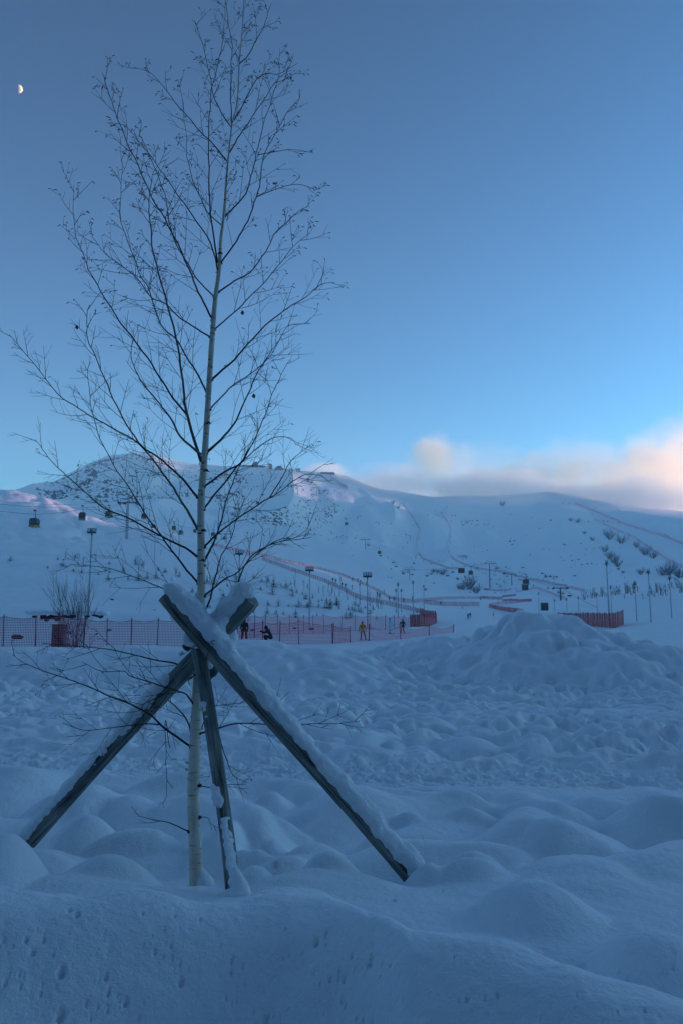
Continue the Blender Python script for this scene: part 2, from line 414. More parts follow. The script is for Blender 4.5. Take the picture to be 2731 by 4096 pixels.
# ------------------------------------------------------------------ ground
def build_ground():
    th = np.concatenate([np.linspace(-math.pi, -0.95, 60, endpoint=False), np.linspace(-0.95, -0.44, 120, endpoint=False),
                         np.linspace(-0.44, 0.44, 900, endpoint=False), np.linspace(0.44, 0.95, 120, endpoint=False), np.linspace(0.95, math.pi, 60, endpoint=False)])
    rr = np.concatenate([np.exp(np.linspace(math.log(0.25), math.log(2.1), 14, endpoint=False)),
                         np.exp(np.linspace(math.log(2.1), math.log(2.45), 16, endpoint=False)), np.exp(np.linspace(math.log(2.45), math.log(3.7), 210, endpoint=False)), np.exp(np.linspace(math.log(3.7), math.log(9), 230, endpoint=False)),
                         np.exp(np.linspace(math.log(9), math.log(60), 420, endpoint=False)),
                         np.exp(np.linspace(math.log(60), math.log(1750), 420, endpoint=False)),
                         np.exp(np.linspace(math.log(1750), math.log(2600), 12))])
    T, RR = np.meshgrid(th, rr)
    X = RR*np.sin(T); Y = RR*np.cos(T)
    Z = height(X.ravel(), Y.ravel()).reshape(X.shape)
    nr, nt_ = X.shape
    v = np.stack([X, Y, Z], -1).reshape(-1, 3)
    v = np.vstack([v, [[0, 0, float(Z[0].mean())]]])
    i = np.arange(nr-1)[:, None]*nt_; j = np.arange(nt_)[None, :]; j2 = (np.arange(nt_)+1)[None, :] % nt_
    q = np.stack([i+j, i+nt_+j, i+nt_+j2, i+j2], -1).reshape(-1, 4)
    c = len(v)-1; k = np.arange(nt_)
    tri = np.stack([np.full(nt_, c), k, (k+1) % nt_], -1)
    me = bpy.data.meshes.new('snow_ground')
    me.vertices.add(len(v)); me.vertices.foreach_set('co', v.astype(np.float32).ravel())
    nl = q.size+tri.size
    me.loops.add(nl); me.loops.foreach_set('vertex_index', np.concatenate([q.ravel(), tri.ravel()]).astype(np.int32))
    np_ = len(q)+len(tri); me.polygons.add(np_)
    ls = np.concatenate([np.arange(len(q))*4, len(q)*4+np.arange(len(tri))*3]).astype(np.int32)
    me.polygons.foreach_set('loop_start', ls)
    me.polygons.foreach_set('use_smooth', np.ones(np_, bool))
    me.update(calc_edges=True); me.validate()
    me.materials.append(M['snow'])
    o = bpy.data.objects.new('snow_ground', me); COL.objects.link(o)
    tag(o, kind='structure')
    return o
GROUND = build_ground()
def build_light_block_hill():
    """dark hill added unseen behind the camera to block the bright horizon there"""
    th = np.linspace(R(112), R(270), 90); rr = np.array([38, 45, 60, 80, 110, 150, 200.])
    hz = np.array([-3, 9, 22, 38, 58, 84, 115.])
    T, RR = np.meshgrid(th, rr); k = np.clip(np.minimum(T-R(112), R(270)-T)/R(18), 0, 1)
    X = RR*np.sin(T); Y = RR*np.cos(T)
    Z = hz[:, None]*k - 3 + fbm(X/9, Y/9, 200, 4)*5*k
    n = len(th); me = bpy.data.meshes.new('light_block_hill')
    vs = np.stack([X, Y, Z], -1).reshape(-1, 3).tolist()
    me.from_pydata(vs, [], [(i*n+j, i*n+j+1, (i+1)*n+j+1, (i+1)*n+j) for i in range(len(rr)-1) for j in range(n-1)])
    me.materials.append(pbr('light_block_dark', (.025, .035, .03), .9, scale=.3, bump=.3))
    tag(bpy.data.objects.new('light_block_hill', me), kind='structure'); COL.objects.link(bpy.data.objects[ 'light_block_hill'])
build_light_block_hill()  # unseen dark blocker, added so that camera-facing snow gets less light
rdm = MB(); rdm.box((0, -4.0, -1.60), (60, 10.0, .04)); tag(rdm.build('bounce_cut_road', pbr('bounce_cut_dark', (.035, .037, .04), .6, scale=6, bump=.3)), kind='structure')  # dark slab added out of view, cuts bounce light onto the front bank

# ------------------------------------------------------------------ sky, sun, camera
SUN_EL, SUN_AZ = R(4.5), R(70)      # azimuth clockwise from the viewing direction
w = bpy.data.worlds.new('World'); scene.world = w; w.use_nodes = True
nt = w.node_tree; nt.nodes.clear(); L = nt.links.new
wo = nt.nodes.new('ShaderNodeOutputWorld'); bg = nt.nodes.new('ShaderNodeBackground')
sky = nt.nodes.new('ShaderNodeTexSky'); sky.sky_type = 'NISHITA'; sky.sun_disc = False
sky.sun_elevation = SUN_EL; sky.sun_rotation = SUN_AZ; sky.altitude = 1800; sky.air_density = 1.0; sky.dust_density = 1.2; sky.ozone_density = 1.9
bg.inputs['Strength'].default_value = 0.15
hs = nt.nodes.new('ShaderNodeHueSaturation'); hs.inputs['Saturation'].default_value = .92
L(sky.outputs[0], hs.inputs['Color']); gm = nt.nodes.new('ShaderNodeGamma'); gm.inputs['Gamma'].default_value = 1.9; L(hs.outputs[0], gm.inputs['Color']); tn = nt.nodes.new('ShaderNodeMix'); tn.data_type = 'RGBA'; tn.blend_type = 'MULTIPLY'; tn.inputs['Factor'].default_value = 1; tn.inputs['B'].default_value = (.79, 1.03, .93, 1); L(gm.outputs[0], tn.inputs['A']); L(tn.outputs['Result'], bg.inputs['Color'])
L(bg.outputs[0], wo.inputs['Surface'])
sd = bpy.data.lights.new('sun', 'SUN'); sd.energy = 3.6; sd.angle = R(0.5); sd.color = (1.0, .50, .62)
so = bpy.data.objects.new('sun', sd); COL.objects.link(so)
dv = Vector((math.sin(SUN_AZ)*math.cos(SUN_EL), math.cos(SUN_AZ)*math.cos(SUN_EL), math.sin(SUN_EL)))
so.rotation_euler = dv.to_track_quat('Z', 'Y').to_euler()
cd = bpy.data.cameras.new('camera'); cam = bpy.data.objects.new('camera', cd); COL.objects.link(cam)
cam.location = (0, 0, 0); cam.rotation_euler = (math.pi/2+PITCH, 0, 0)
cd.sensor_fit = 'VERTICAL'; cd.sensor_height = 36; cd.lens = F/4096*36; cd.clip_end = 60000; cd.clip_start = .05
scene.camera = cam
scene.view_settings.view_transform = 'Standard'; scene.view_settings.look = 'None'; scene.view_settings.exposure = 0.58; scene.view_settings.gamma = 1
scene.cycles.max_bounces = 6; scene.cycles.diffuse_bounces = 2; scene.cycles.volume_bounces = 0; scene.cycles.transparent_max_bounces = 24
# ================================================================== birch and its stakes
def bark_mat():
    m, nt, o = mat('birch_bark'); L = nt.links.new
    b = nt.nodes.new('ShaderNodeBsdfPrincipled'); b.inputs['Roughness'].default_value = .7
    tc = nt.nodes.new('ShaderNodeTexCoord')
    mp = nt.nodes.new('ShaderNodeMapping'); mp.inputs['Scale'].default_value = (1, 1, 5)
    n1 = nt.nodes.new('ShaderNodeTexNoise'); n1.inputs['Scale'].default_value = 14; n1.inputs['Detail'].default_value = 3
    L(tc.outputs['Object'], mp.inputs['Vector']); L(mp.outputs[0], n1.inputs['Vector'])
    r1 = nt.nodes.new('ShaderNodeValToRGB')
    e = r1.color_ramp.elements; e[0].position = .60; e[0].color = (.76, .69, .58, 1); e[1].position = .69; e[1].color = (.17, .13, .10, 1)
    L(n1.outputs['Fac'], r1.inputs['Fac'])
    n2 = nt.nodes.new('ShaderNodeTexNoise'); n2.inputs['Scale'].default_value = 7; n2.inputs['Detail'].default_value = 5
    L(tc.outputs['Object'], n2.inputs['Vector'])
    r2 = nt.nodes.new('ShaderNodeValToRGB'); r2.color_ramp.elements[0].position = .3; r2.color_ramp.elements[0].color = (.72, .68, .62, 1); r2.color_ramp.elements[1].position = .7; r2.color_ramp.elements[1].color = (1, 1, 1, 1)
    L(n2.outputs['Fac'], r2.inputs['Fac'])
    mx = nt.nodes.new('ShaderNodeMix'); mx.data_type = 'RGBA'; mx.blend_type = 'MULTIPLY'; mx.inputs['Factor'].default_value = 1
    L(r1.outputs[0], mx.inputs['A']); L(r2.outputs[0], mx.inputs['B']); L(mx.outputs['Result'], b.inputs['Base Color'])
    bp = nt.nodes.new('ShaderNodeBump'); bp.inputs['Strength'].default_value = .4; bp.inputs['Distance'].default_value = .003
    L(n1.outputs['Fac'], bp.inputs['Height']); L(bp.outputs[0], b.inputs['Normal']); L(b.outputs[0], o.inputs['Surface'])
    return m
def wood_mat():
    m, nt, o = mat('weathered_wood'); L = nt.links.new
    b = nt.nodes.new('ShaderNodeBsdfPrincipled'); b.inputs['Roughness'].default_value = .85
    tc = nt.nodes.new('ShaderNodeTexCoord')
    mp = nt.nodes.new('ShaderNodeMapping'); mp.inputs['Scale'].default_value = (1, 1, .05)
    n1 = nt.nodes.new('ShaderNodeTexNoise'); n1.inputs['Scale'].default_value = 75; n1.inputs['Detail'].default_value = 5
    L(tc.outputs['Object'], mp.inputs['Vector']); L(mp.outputs[0], n1.inputs['Vector'])
    r1 = nt.nodes.new('ShaderNodeValToRGB'); e = r1.color_ramp.elements
    e[0].position = .33; e[0].color = (.03, .034, .034, 1); e[1].position = .60; e[1].color = (.27, .30, .30, 1)
    x = r1.color_ramp.elements.new(.42); x.color = (.15, .155, .145, 1)
    L(n1.outputs['Fac'], r1.inputs['Fac'])
    n2 = nt.nodes.new('ShaderNodeTexNoise'); n2.inputs['Scale'].default_value = 5; n2.inputs['Detail'].default_value = 6
    L(tc.outputs['Object'], n2.inputs['Vector'])
    r2 = nt.nodes.new('ShaderNodeValToRGB'); r2.color_ramp.elements[0].position = .35; r2.color_ramp.elements[0].color = (.55, .6, .62, 1); r2.color_ramp.elements[1].position = .65; r2.color_ramp.elements[1].color = (1.15, 1.1, 1, 1)
    L(n2.outputs['Fac'], r2.inputs['Fac'])
    mx = nt.nodes.new('ShaderNodeMix'); mx.data_type = 'RGBA'; mx.blend_type = 'MULTIPLY'; mx.inputs['Factor'].default_value = 1
    L(r1.outputs[0], mx.inputs['A']); L(r2.outputs[0], mx.inputs['B']); L(mx.outputs['Result'], b.inputs['Base Color'])
    bp = nt.nodes.new('ShaderNodeBump'); bp.inputs['Strength'].default_value = .9; bp.inputs['Distance'].default_value = .006
    L(n1.outputs['Fac'], bp.inputs['Height']); L(bp.outputs[0], b.inputs['Normal']); L(b.outputs[0], o.inputs['Surface'])
    return m
M['bark'] = bark_mat(); M['wood'] = wood_mat()
M['twig'] = pbr('dark_twig', (.012, .009, .009), .7, scale=30)
M['limb'] = pbr('limb_bark', (.05, .04, .036), .7, scale=20, col2=(.16, .14, .12))
M['scar'] = pbr('branch_scar', (.02, .016, .014), .8, scale=40)
M['leaf'] = pbr('dry_leaf', (.07, .045, .025), .7, scale=30)
M['wire'] = pbr('tie_wire', (.06, .07, .08), .5, metal=.5)
M['sack'] = pbr('old_sacking', (.06, .065, .07), .95, scale=40, bump=1.0, col2=(.11, .115, .12))
TY = 4.85
TRUNK = [(787,3570,50),(782,3400,48),(775,3200,46),(780,3050,45),(786,2880,42),(795,2700,39),(800,2500,36),(806,2400,33),(806,2300,33),(806,2150,31),(806,2000,30),
 (818,1850,27),(828,1700,25),(840,1500,23),(850,1350,22),(862,1200,20),(879,1071,16),(884,964,14),(897,857,12),(906,732,10),(915,625,8.5),(929,500,7.5),(951,402,6.5),(957,268,5.5),(969,134,4.5),(978,0,4),(984,-140,3),(990,-260,1.5)]
def catmull(P, n):
    P = [np.array(p, float) for p in P]; out = []
    for i in range(len(P)-1):
        a = P[i-1] if i else 2*P[0]-P[1]; b = P[i]; c = P[i+1]; d = P[i+2] if i+2 < len(P) else 2*P[-1]-P[-2]
        for k in range(n):
            t = k/n; out.append(.5*((2*b)+(c-a)*t+(2*a-5*b+4*c-d)*t*t+(3*b-a-3*c+d)*t**3))
    out.append(P[-1]); return out
tb = at(787, 3545, TY); TB = Vector((tb.x, tb.y, tb.z-.05))
tree = empty('birch_tree', TB)
tag(tree, 'slender bare birch with pale trunk rising between the snow-covered stakes', 'tree')
def rel(p): return p-TB
tr = MB(); tp = catmull(TRUNK, 4)
def trunk_y(py): return TY + 0.05*math.sin(py/700.0)
tr.tube([rel(at(p[0], p[1], trunk_y(p[1]))) for p in tp], [p[2]*.5*TY/F*(1+.03*math.sin(i*2.1)) for i, p in enumerate(tp)], 14)
def trunk_x(py):
    ys = [p[1] for p in TRUNK][::-1]; xs = [p[0] for p in TRUNK][::-1]; return float(np.interp(py, ys, xs))
def trunk_w(py):
    ys = [p[1] for p in TRUNK][::-1]; xs = [p[2] for p in TRUNK][::-1]; return float(np.interp(py, ys, xs))
# each limb: kind (1 = pale base), start width in photo pixels, points
LIMBS = [
 (9,[(788,2225),(740,2190),(650,2147),(513,2071),(424,2036),(357,1982),(268,1902),(223,1862),(170,1795),(141,1757)]),
 (9,[(797,2335),(766,2300),(699,2216),(650,2147),(580,2053),(522,1955),(473,1888),(402,1754),(365,1620),(352,1480)]),
 (6,[(788,2416),(705,2375),(652,2353),(603,2333),(504,2295),(420,2270),(286,2258)]),
 (9,[(793,1991),(730,1915),(650,1841),(571,1786),(536,1741),(482,1652),(429,1536),(384,1428),(353,1357),(348,1268),(361,1219)]),
 (10,[(793,2116),(748,2040),(708,1973),(650,1888),(616,1844),(554,1772),(455,1714),(375,1670),(295,1620),(228,1571),(138,1455),(54,1357),(36,1337)]),
 (13,[(806,1844),(786,1786),(750,1661),(741,1607),(728,1491),(705,1348),(661,1179),(616,1018),(603,893),(596,804),(607,741),(612,690)]),
 (10,[(800,1815),(723,1745),(679,1665),(625,1598),(562,1518),(531,1446),(527,1384),(540,1310)]),
 (8,[(750,1661),(679,1571),(607,1455),(536,1357),(487,1295),(446,1232),(402,1161),(357,1080),(353,1067),(330,1009),(304,938),(295,857),(296,741)]),
 (8,[(833,1585),(804,1518),(759,1446),(705,1357),(643,1295),(598,1161),(563,1100),(536,1027),(487,893),(483,803),(492,660)]),
 (7,[(846,1350),(786,1313),(723,1272),(661,1214),(607,1188),(545,1107),(490,1065),(420,1010),(372,950)]),
 (8,[(852,1280),(804,1188),(777,1125),(728,1009),(661,875),(607,786),(554,661),(518,589),(482,500),(446,402),(424,330),(409,290)]),
 (6,[(862,1190),(804,1134),(768,1080),(705,973),(679,893),(661,777),(616,661),(590,600),(560,540)]),
 (7,[(873,1089),(844,973),(768,857),(705,768),(643,679),(571,580),(500,500)]),
 (5,[(892,905),(839,857),(804,795),(768,705),(750,625),(746,536),(735,450)]),
 (7,[(872,1050),(844,857),(838,759),(835,580),(839,464),(848,357),(875,250),(893,152),(900,60),(905,-60)]),
 (6,[(914,650),(857,580),(804,527),(750,464),(696,402),(643,330),(598,290),(536,268)]),
 (5,[(927,510),(884,446),(857,384),(839,295),(812,179),(786,98),(768,79)]),
 (5,[(928,505),(924,400),(926,268),(929,179),(911,71),(902,-20),(890,-90)]),
 (5,[(958,255),(991,223),(1027,161),(1062,89),(1085,13)]),
 (5,[(938,480),(973,420),(1018,330),(1062,295),(1116,295),(1190,254)]),
 (6,[(918,612),(964,536),(1000,482),(1054,402),(1116,312),(1170,277)]),
 (7,[(898,868),(946,821),(991,759),(1009,688),(1027,616),(1054,500),(1089,393),(1116,300),(1120,190)]),
 (7,[(882,1055),(946,964),(991,884),(1027,786),(1045,705),(1054,625),(1089,560),(1150,450),(1200,390)]),
 (4,[(1027,788),(1098,759),(1188,737),(1268,759)]),
 (4,[(1030,620),(1098,607),(1170,598),(1255,612)]),
 (7,[(872,1170),(938,1125),(1000,1089),(1062,1009),(1098,938),(1152,884),(1205,839),(1240,825)]),
 (6,[(856,1320),(938,1250),(1000,1188),(1071,1116),(1134,1036),(1188,973),(1240,930)]),
 (9,[(845,1520),(938,1438),(1009,1357),(1080,1286),(1152,1232),(1223,1188),(1286,1138),(1340,1129)]),
 (3,[(1263,1160),(1290,1103),(1295,1062)]),
 (6,[(838,1640),(920,1553),(982,1509),(1054,1455),(1107,1384),(1152,1304),(1241,1295)]),
 (11,[(822,1815),(902,1741),(946,1679),(991,1580),(1036,1482),(1089,1402),(1125,1348)]),
 (8,[(812,1950),(900,1888),(967,1848),(1009,1777),(1054,1679),(1089,1580),(1125,1500),(1160,1440)]),
 (8,[(812,2040),(900,1929),(963,1853),(1034,1790),(1096,1750),(1163,1752),(1186,1781)]),
 (8,[(815,2190),(864,2143),(918,2098),(1029,2022),(1079,1991),(1101,1980),(1195,1911),(1235,1897),(1288,1902)]),
 (5,[(1079,1991),(1123,1920),(1159,1853),(1204,1808),(1241,1783)]),
 (9,[(812,2262),(846,2188),(873,2129),(900,2027),(922,1955),(954,1879),(971,1839),(1010,1760),(1030,1690)]),
 (8,[(812,2462),(842,2392),(864,2300),(882,2237),(909,2183),(936,2125),(950,2060),(985,1990)]),
 (7,[(814,2386),(865,2345),(912,2310),(938,2298),(998,2246),(1052,2196),(1132,2154),(1186,2158),(1244,2150)]),
 (9,[(893,2479),(922,2418),(944,2354),(963,2303),(1000,2230),(1060,2190),(1105,2170),(1172,2155),(1226,2120)]),
 (8,[(790,2690),(765,2679),(700,2653),(638,2643),(542,2621),(446,2599),(357,2589),(255,2580),(169,2573)]),
 (7,[(785,2835),(750,2780),(700,2761),(606,2730),(523,2704),(497,2685),(408,2685),(328,2647)]),
 (9,[(770,2990),(670,2921),(606,2863),(529,2819),(446,2787),(344,2742),(255,2710),(159,2678),(96,2650),(51,2618)]),
 (5,[(638,2898),(574,2896),(446,2911),(338,2921),(255,2892)]),
 (7,[(778,3020),(759,2902),(720,2844),(676,2800),(638,2768),(593,2723),(555,2698)]),
 (6,[(785,2700),(701,2749),(638,2787),(574,2819),(571,2857),(577,2889)]),
 (7,[(795,2935),(860,2918),(937,2895),(1029,2895),(1151,2903),(1250,2895),(1335,2895),(1438,2884)]),
 (5,[(785,2990),(822,2870),(845,2830),(906,2818),(983,2811)]),
 (3,[(680,2990),(662,2880),(665,3000),(667,3100),(669,3190)]),
 (5,[(756,3326),(677,3291),(620,3280),(557,3265)]),
 (3,[(800,3270),(832,3272),(848,3318)]),
 (4,[(800,3143),(850,3150),(900,3140),(985,3137)]),
 (5,[(860,2905),(884,2960),(900,3020),(935,3100),(990,3132)]),
]
rb = random.Random(21)
UPPER = 1150
limbs_hit = []
def twig(mb, p0, dirn, L, w, depth, lvl, lf):
    """curved shoot in (px,py,Y) space; returns nothing, grows into mb"""
    n = 5 if lvl < 2 else 3
    a = math.atan2(dirn[1], dirn[0]); up = -math.pi/2
    pts = [p0]; x, y, Y = p0; dY = depth
    bend = rb.uniform(-.08, .08)
    for i in range(n):
        # shoots turn gently upwards
        da = (up-a+math.pi) % (2*math.pi)-math.pi
        a += bend + da*0.06*(1 if p0[1] < 2300 else .25) + rb.uniform(-.06, .06)
        x += math.cos(a)*L/n; y += math.sin(a)*L/n; Y += dY*L/n
        pts.append((x, y, Y))
    k = TY/F
    mb.tube([rel(at(*p)) for p in pts], [max(.5, .5*w*(1-.6*i/n))*k for i in range(n+1)], 3, cap=False)
    if lvl < 3:
        m = 2 if lvl == 1 else (1 if rb.random() < .4 else 0)
        if L > 110 and lvl == 1: m += 1
        for q in range(m):
            i = rb.randint(1, n-1); s = rb.choice((-1, 1)); b = math.atan2(pts[i+1][1]-pts[i][1], pts[i+1][0]-pts[i][0])+s*rb.uniform(.4, .9)
            twig(mb, pts[i], (math.cos(b), math.sin(b)), L*rb.uniform(.3, .55), max(w*.65, 1.5), depth+rb.uniform(-.0016, .0016), lvl+1, lf)
    tip = pts[-1]
    if tip[1] < 1250 and rb.random() < .6: lf.append((tip, a))
    elif rb.random() < .05: lf.append((tip, a))
    if tip[1] < 900:
        for i in range(1, n):
            if rb.random() < .20: lf.append((pts[i], a+rb.uniform(-1, 1)))
def flip(x): return x
LF = []
scars = MB()
for li, (w0, P) in enumerate(LIMBS):
    mb = MB(); sgn = rb.choice((-1, 1)); ext = sum(math.hypot(P[i+1][0]-P[i][0], P[i+1][1]-P[i][1]) for i in range(len(P)-1))
    slope = rb.uniform(-.62, .62)*.00135
    x0, y0 = P[0]; Y0 = trunk_y(y0)
    if abs(x0-trunk_x(y0)) > 60:     # grows out of another limb: start at that limb's depth
        best = None
        for (pts, mbq) in limbs_hit:
            for q in pts:
                dd = math.hypot(q[0]-x0, q[1]-y0)
                if best is None or dd < best[0]: best = (dd, q[2])
        if best and best[0] < 60: Y0 = best[1]
    else:
        if 1000 < y0:
            wv = trunk_w(y0)*TY/F
            c = rel(at(x0*.5+trunk_x(y0)*.5+ (8 if x0 > trunk_x(y0) else -8), y0, Y0-.3*wv*.5))
            scars.ball(c, (wv*.25, wv*.22, wv*.16), 8, 6, noise=.3, seed=li)
    s = 0; q3 = []
    cp = catmull(P, 4); prev = cp[0]
    for p in cp:
        s += math.hypot(p[0]-prev[0], p[1]-prev[1]); prev = p
        wob = 1.6*math.sin(s*.05+li)+1.0*math.sin(s*.13+li*2)
        q3.append((p[0]+wob*min(1, s/60), p[1], Y0+slope*s+.02*math.sin(s*.01+li)*min(1, s/100)))
    limbs_hit.append((q3, mb)); n = len(q3)
    k = TY/F
    rads = [.5*k*max(w0*1.15*(1-(i/(n-1))**.8)+1.9*(i/(n-1)), 1.9) for i in range(n)]
    nb = 0
    if w0 >= 10: nb = int(n*.38)
    if nb:
        mb.tube([rel(at(*p)) for p in q3[:nb+1]], rads[:nb+1], 7, mi=1)
        mb.tube([rel(at(*p)) for p in q3[nb:]], rads[nb:], 5)
    else: mb.tube([rel(at(*p)) for p in q3], rads, 5)
    # side shoots
    s = 0; nxt = rb.uniform(70, 120) if w0 > 4 else 50; side = rb.choice((-1, 1)); step = (56 if y0 < 1250 else 44) if y0 < 2500 else 62
    for i in range(1, n):
        seg = math.hypot(q3[i][0]-q3[i-1][0], q3[i][1]-q3[i-1][1]); s += seg
        while s > nxt:
            a = math.atan2(q3[i][1]-q3[i-1][1], q3[i][0]-q3[i-1][0])+side*rb.uniform(.35, .85); side = -side
            fr = s/ext; Lt = rb.uniform(85, 235)*(1.1-.6*fr)*(1 if w0 > 4 else .6)
            if y0 < 1250: Lt *= .78
            mid_ = q3[i]
            twig(mb, mid_, (math.cos(a), math.sin(a)), Lt, 2.9 if w0 > 5 else 2.4, rb.uniform(-.0014, .0014), 1, LF)
            nxt += rb.uniform(.6, 1.4)*step
    mb.build('branch', [M['twig'], M['limb']], tree)
# shoots on the leader itself
mb = MB()
for y in range(-100, 900, 34):
    a = -math.pi/2+rb.choice((-1, 1))*rb.uniform(.4, .9)
    twig(mb, (trunk_x(y), y, trunk_y(y)), (math.cos(a), math.sin(a)), rb.uniform(50, 120), 2.4, rb.uniform(-.001, .001), 1, LF)
mb.build('branch', [M['twig'], M['limb']], tree)
# dark stripe marks on the trunk
for py, dx in ((3250,0),(3385,4),(3475,-14),(3265,2),(2985,6),(2910,14),(2935,4),(3110,-16),(2760,6),(1690,6),(1880,10),(2120,10),(2240,6),(1010,0),(2330,6)):
    c = rel(at(trunk_x(py)+dx, py, TY-trunk_w(py)*.5*TY/F*math.sqrt(max(.1, 1-(dx/(trunk_w(py)*.5))**2))))
    scars.ball(c, (.011, .004, .006), 8, 5, noise=.3, seed=py)
    scars.ball(c+Vector((-.010, .002, -.006)), (.008, .004, .003), 6, 5, noise=.3, seed=py+1); scars.ball(c+Vector((.010, .002, -.006)), (.008, .004, .003), 6, 5, noise=.3, seed=py+2)
tr.add(scars.v, scars.f, 1)
trk_o = tr.build('trunk', [M['bark'], M['scar']], tree, smooth=True)
ck = MB()
for (p, a) in LF:
    c = rel(at(*p)); l = rb.uniform(.006, .013)
    d = Vector((rb.uniform(-.5, .5)+math.cos(a)*.7, rb.uniform(-.6, .6), -math.sin(a)*.5-rb.uniform(0, .9))).normalized()
    ck.tube([c, c+d*l*.5, c+d*l*1.3, c+d*l*1.9], [.0008, .0026, .0022, .0005], 4)
for k in range(46):
    p, a = rb.choice(LF); c = rel(at(*p)); t = rb.random()*6; s = rb.uniform(.008, .014)
    u = Vector((math.cos(t), rb.uniform(-.4, .4), math.sin(t))).normalized()*s; v = Vector((-math.sin(t), rb.uniform(-.8, .8), math.cos(t))).normalized()*s*.5
    ck.add([c, c+u*.5+v, c+u*1.6, c+u*.5-v, c+u*.7], [(0, 1, 4), (1, 2, 4), (2, 3, 4), (3, 0, 4)], 1)
for (px, py) in ((1015,1573),(308+0,1298),(970,1240)):
    c = rel(at(px, py, TY-.1)); ck.add([c, c+Vector((.012, 0, -.012)), c+Vector((.006, .004, -.03)), c+Vector((-.010, .002, -.018))], [(0, 1, 2, 3)], 1)
tag(ck.build('seed_catkins', [M['twig'], M['leaf']], tree), kind='stuff')
# peeling bark and little snow pads
for (px, py) in ((752,3052),(748,3078),(765,2945),(762,3065)):
    pb = MB(); c = rel(at(px, py, TY-.01)); pb.box(c, (.017, .004, .012), Matrix.Rotation(.3, 3, 'Y')); pb.build('peeling_bark', M['bark'], trk_o)
def remesh_obj(mb, name, parent, voxel, m=None, sm=3):
    o = mb.build(name, m or M['snow'], parent, smooth=True)
    r = o.modifiers.new('r', 'REMESH'); r.mode = 'VOXEL'; r.voxel_size = voxel; r.use_smooth_shade = True
    s_ = o.modifiers.new('s', 'SMOOTH'); s_.iterations = sm; s_.factor = .6
    return o
for (px, py, w_) in ((800,1855,14),(1030,1328,8),(838,1835,8),(793,2050,7),(790,2232,7),(737,2130,7),(830,1815,9),(1030,1330,7),(850,1430,9),(848,1452,10),(846,1475,8)):
    sp = MB()
    for k in range(4): sp.ball(rel(at(px+rb.uniform(-3, 3), py+rb.uniform(-6, 6), trunk_y(py)-.008)), w_*.5*TY/F*rb.uniform(.6, 1), 7, 5)
    remesh_obj(sp, 'snow', tree, .006)
sp = MB()
for k in range(16):       # snow thrown up against the foot
    t = k/15; sp.ball(rel(at(795+28*t, 3478+66*t+rb.uniform(-6, 6), TY-.03-.02*t)), .022+.030*t, 8, 6)
for k in range(10): sp.ball(rel(at(770+7*k, 3548, TY-.04)), .03, 8, 6)
remesh_obj(sp, 'snow', tree, .006)

# ------------------------------------------------------------------ stakes
sb = at(820, 2560, 4.7); SB = Vector((sb.x, sb.y, H1(sb.x, sb.y)))
supp = empty('tree_support', SB)
tag(supp, 'weathered wooden stakes lashed in a tripod around the birch, thick snow on top', 'tree support')
def stake(p0, p1, r, seed, bendv=(0, 0, 0)):
    """log from p0 (top) to p1 (bottom), local z along it"""
    ax = (p1-p0); Lg = ax.length; q = ax.to_track_quat('Z', 'Y')
    rr_ = random.Random(seed); mb = MB(); n = 40; K = 20; vs = []; fs = []
    ph = [rr_.uniform(0, 6.28) for _ in range(6)]
    flat = rr_.uniform(0, 6.28)
    bl = q.inverted() @ Vector(bendv)
    for i in range(n+1):
        t = i/n; cx = .006*math.sin(t*7+ph[0])+bl.x*4*t*(1-t); cy = .006*math.sin(t*6+ph[1])+bl.y*4*t*(1-t)
        for k in range(K):
            a = 2*math.pi*k/K
            rad = r*(1-.04*t+.03*math.sin(3*a+ph[2]+t)+.03*math.sin(5*a+ph[3]+t*2))*(1-.13*max(0, math.cos(a-flat))**4)
            rad *= 1-.07*(abs(((a*3+t*.7+ph[4]) % 2.1)-1.05) < .11)
            vs.append((cx+rad*math.cos(a), cy+rad*math.sin(a), t*Lg))
    for i in range(n):
        for k in range(K): fs.append((i*K+k, i*K+(k+1) % K, (i+1)*K+(k+1) % K, (i+1)*K+k))
    vs.append((0, 0, -.004)); c0 = len(vs)-1; vs.append((0, 0, Lg)); c1 = len(vs)-1
    for k in range(K): fs.append((c0, (k+1) % K, k)); fs.append((c1, n*K+k, n*K+(k+1) % K))
    mb.add(vs, fs); o = mb.build('stake', M['wood'], supp)
    o.matrix_local = Matrix.Translation(p0-SB) @ q.to_matrix().to_4x4()
    for i, p in enumerate(o.data.polygons): p.use_smooth = len(p.vertices) == 4
    return o, q, Lg
pR0, pR1 = at(665, 2378, 4.55), at(1640, 3506, 4.62)
pL0, pL1 = at(1002, 2393, 4.58), at(96, 3382, 5.30)
pF0, pF1 = at(772, 2532, 4.72), at(929, 3590, 4.20)
sR = stake(pR0, pR0+(pR1-pR0)*1.03, .047, 3)
sL = stake(pL0, pL0+(pL1-pL0)*1.04, .049, 5)
sF = stake(pF0, pF0+(pF1-pF0)*1.03, .036, 8, (.028, 0, 0))
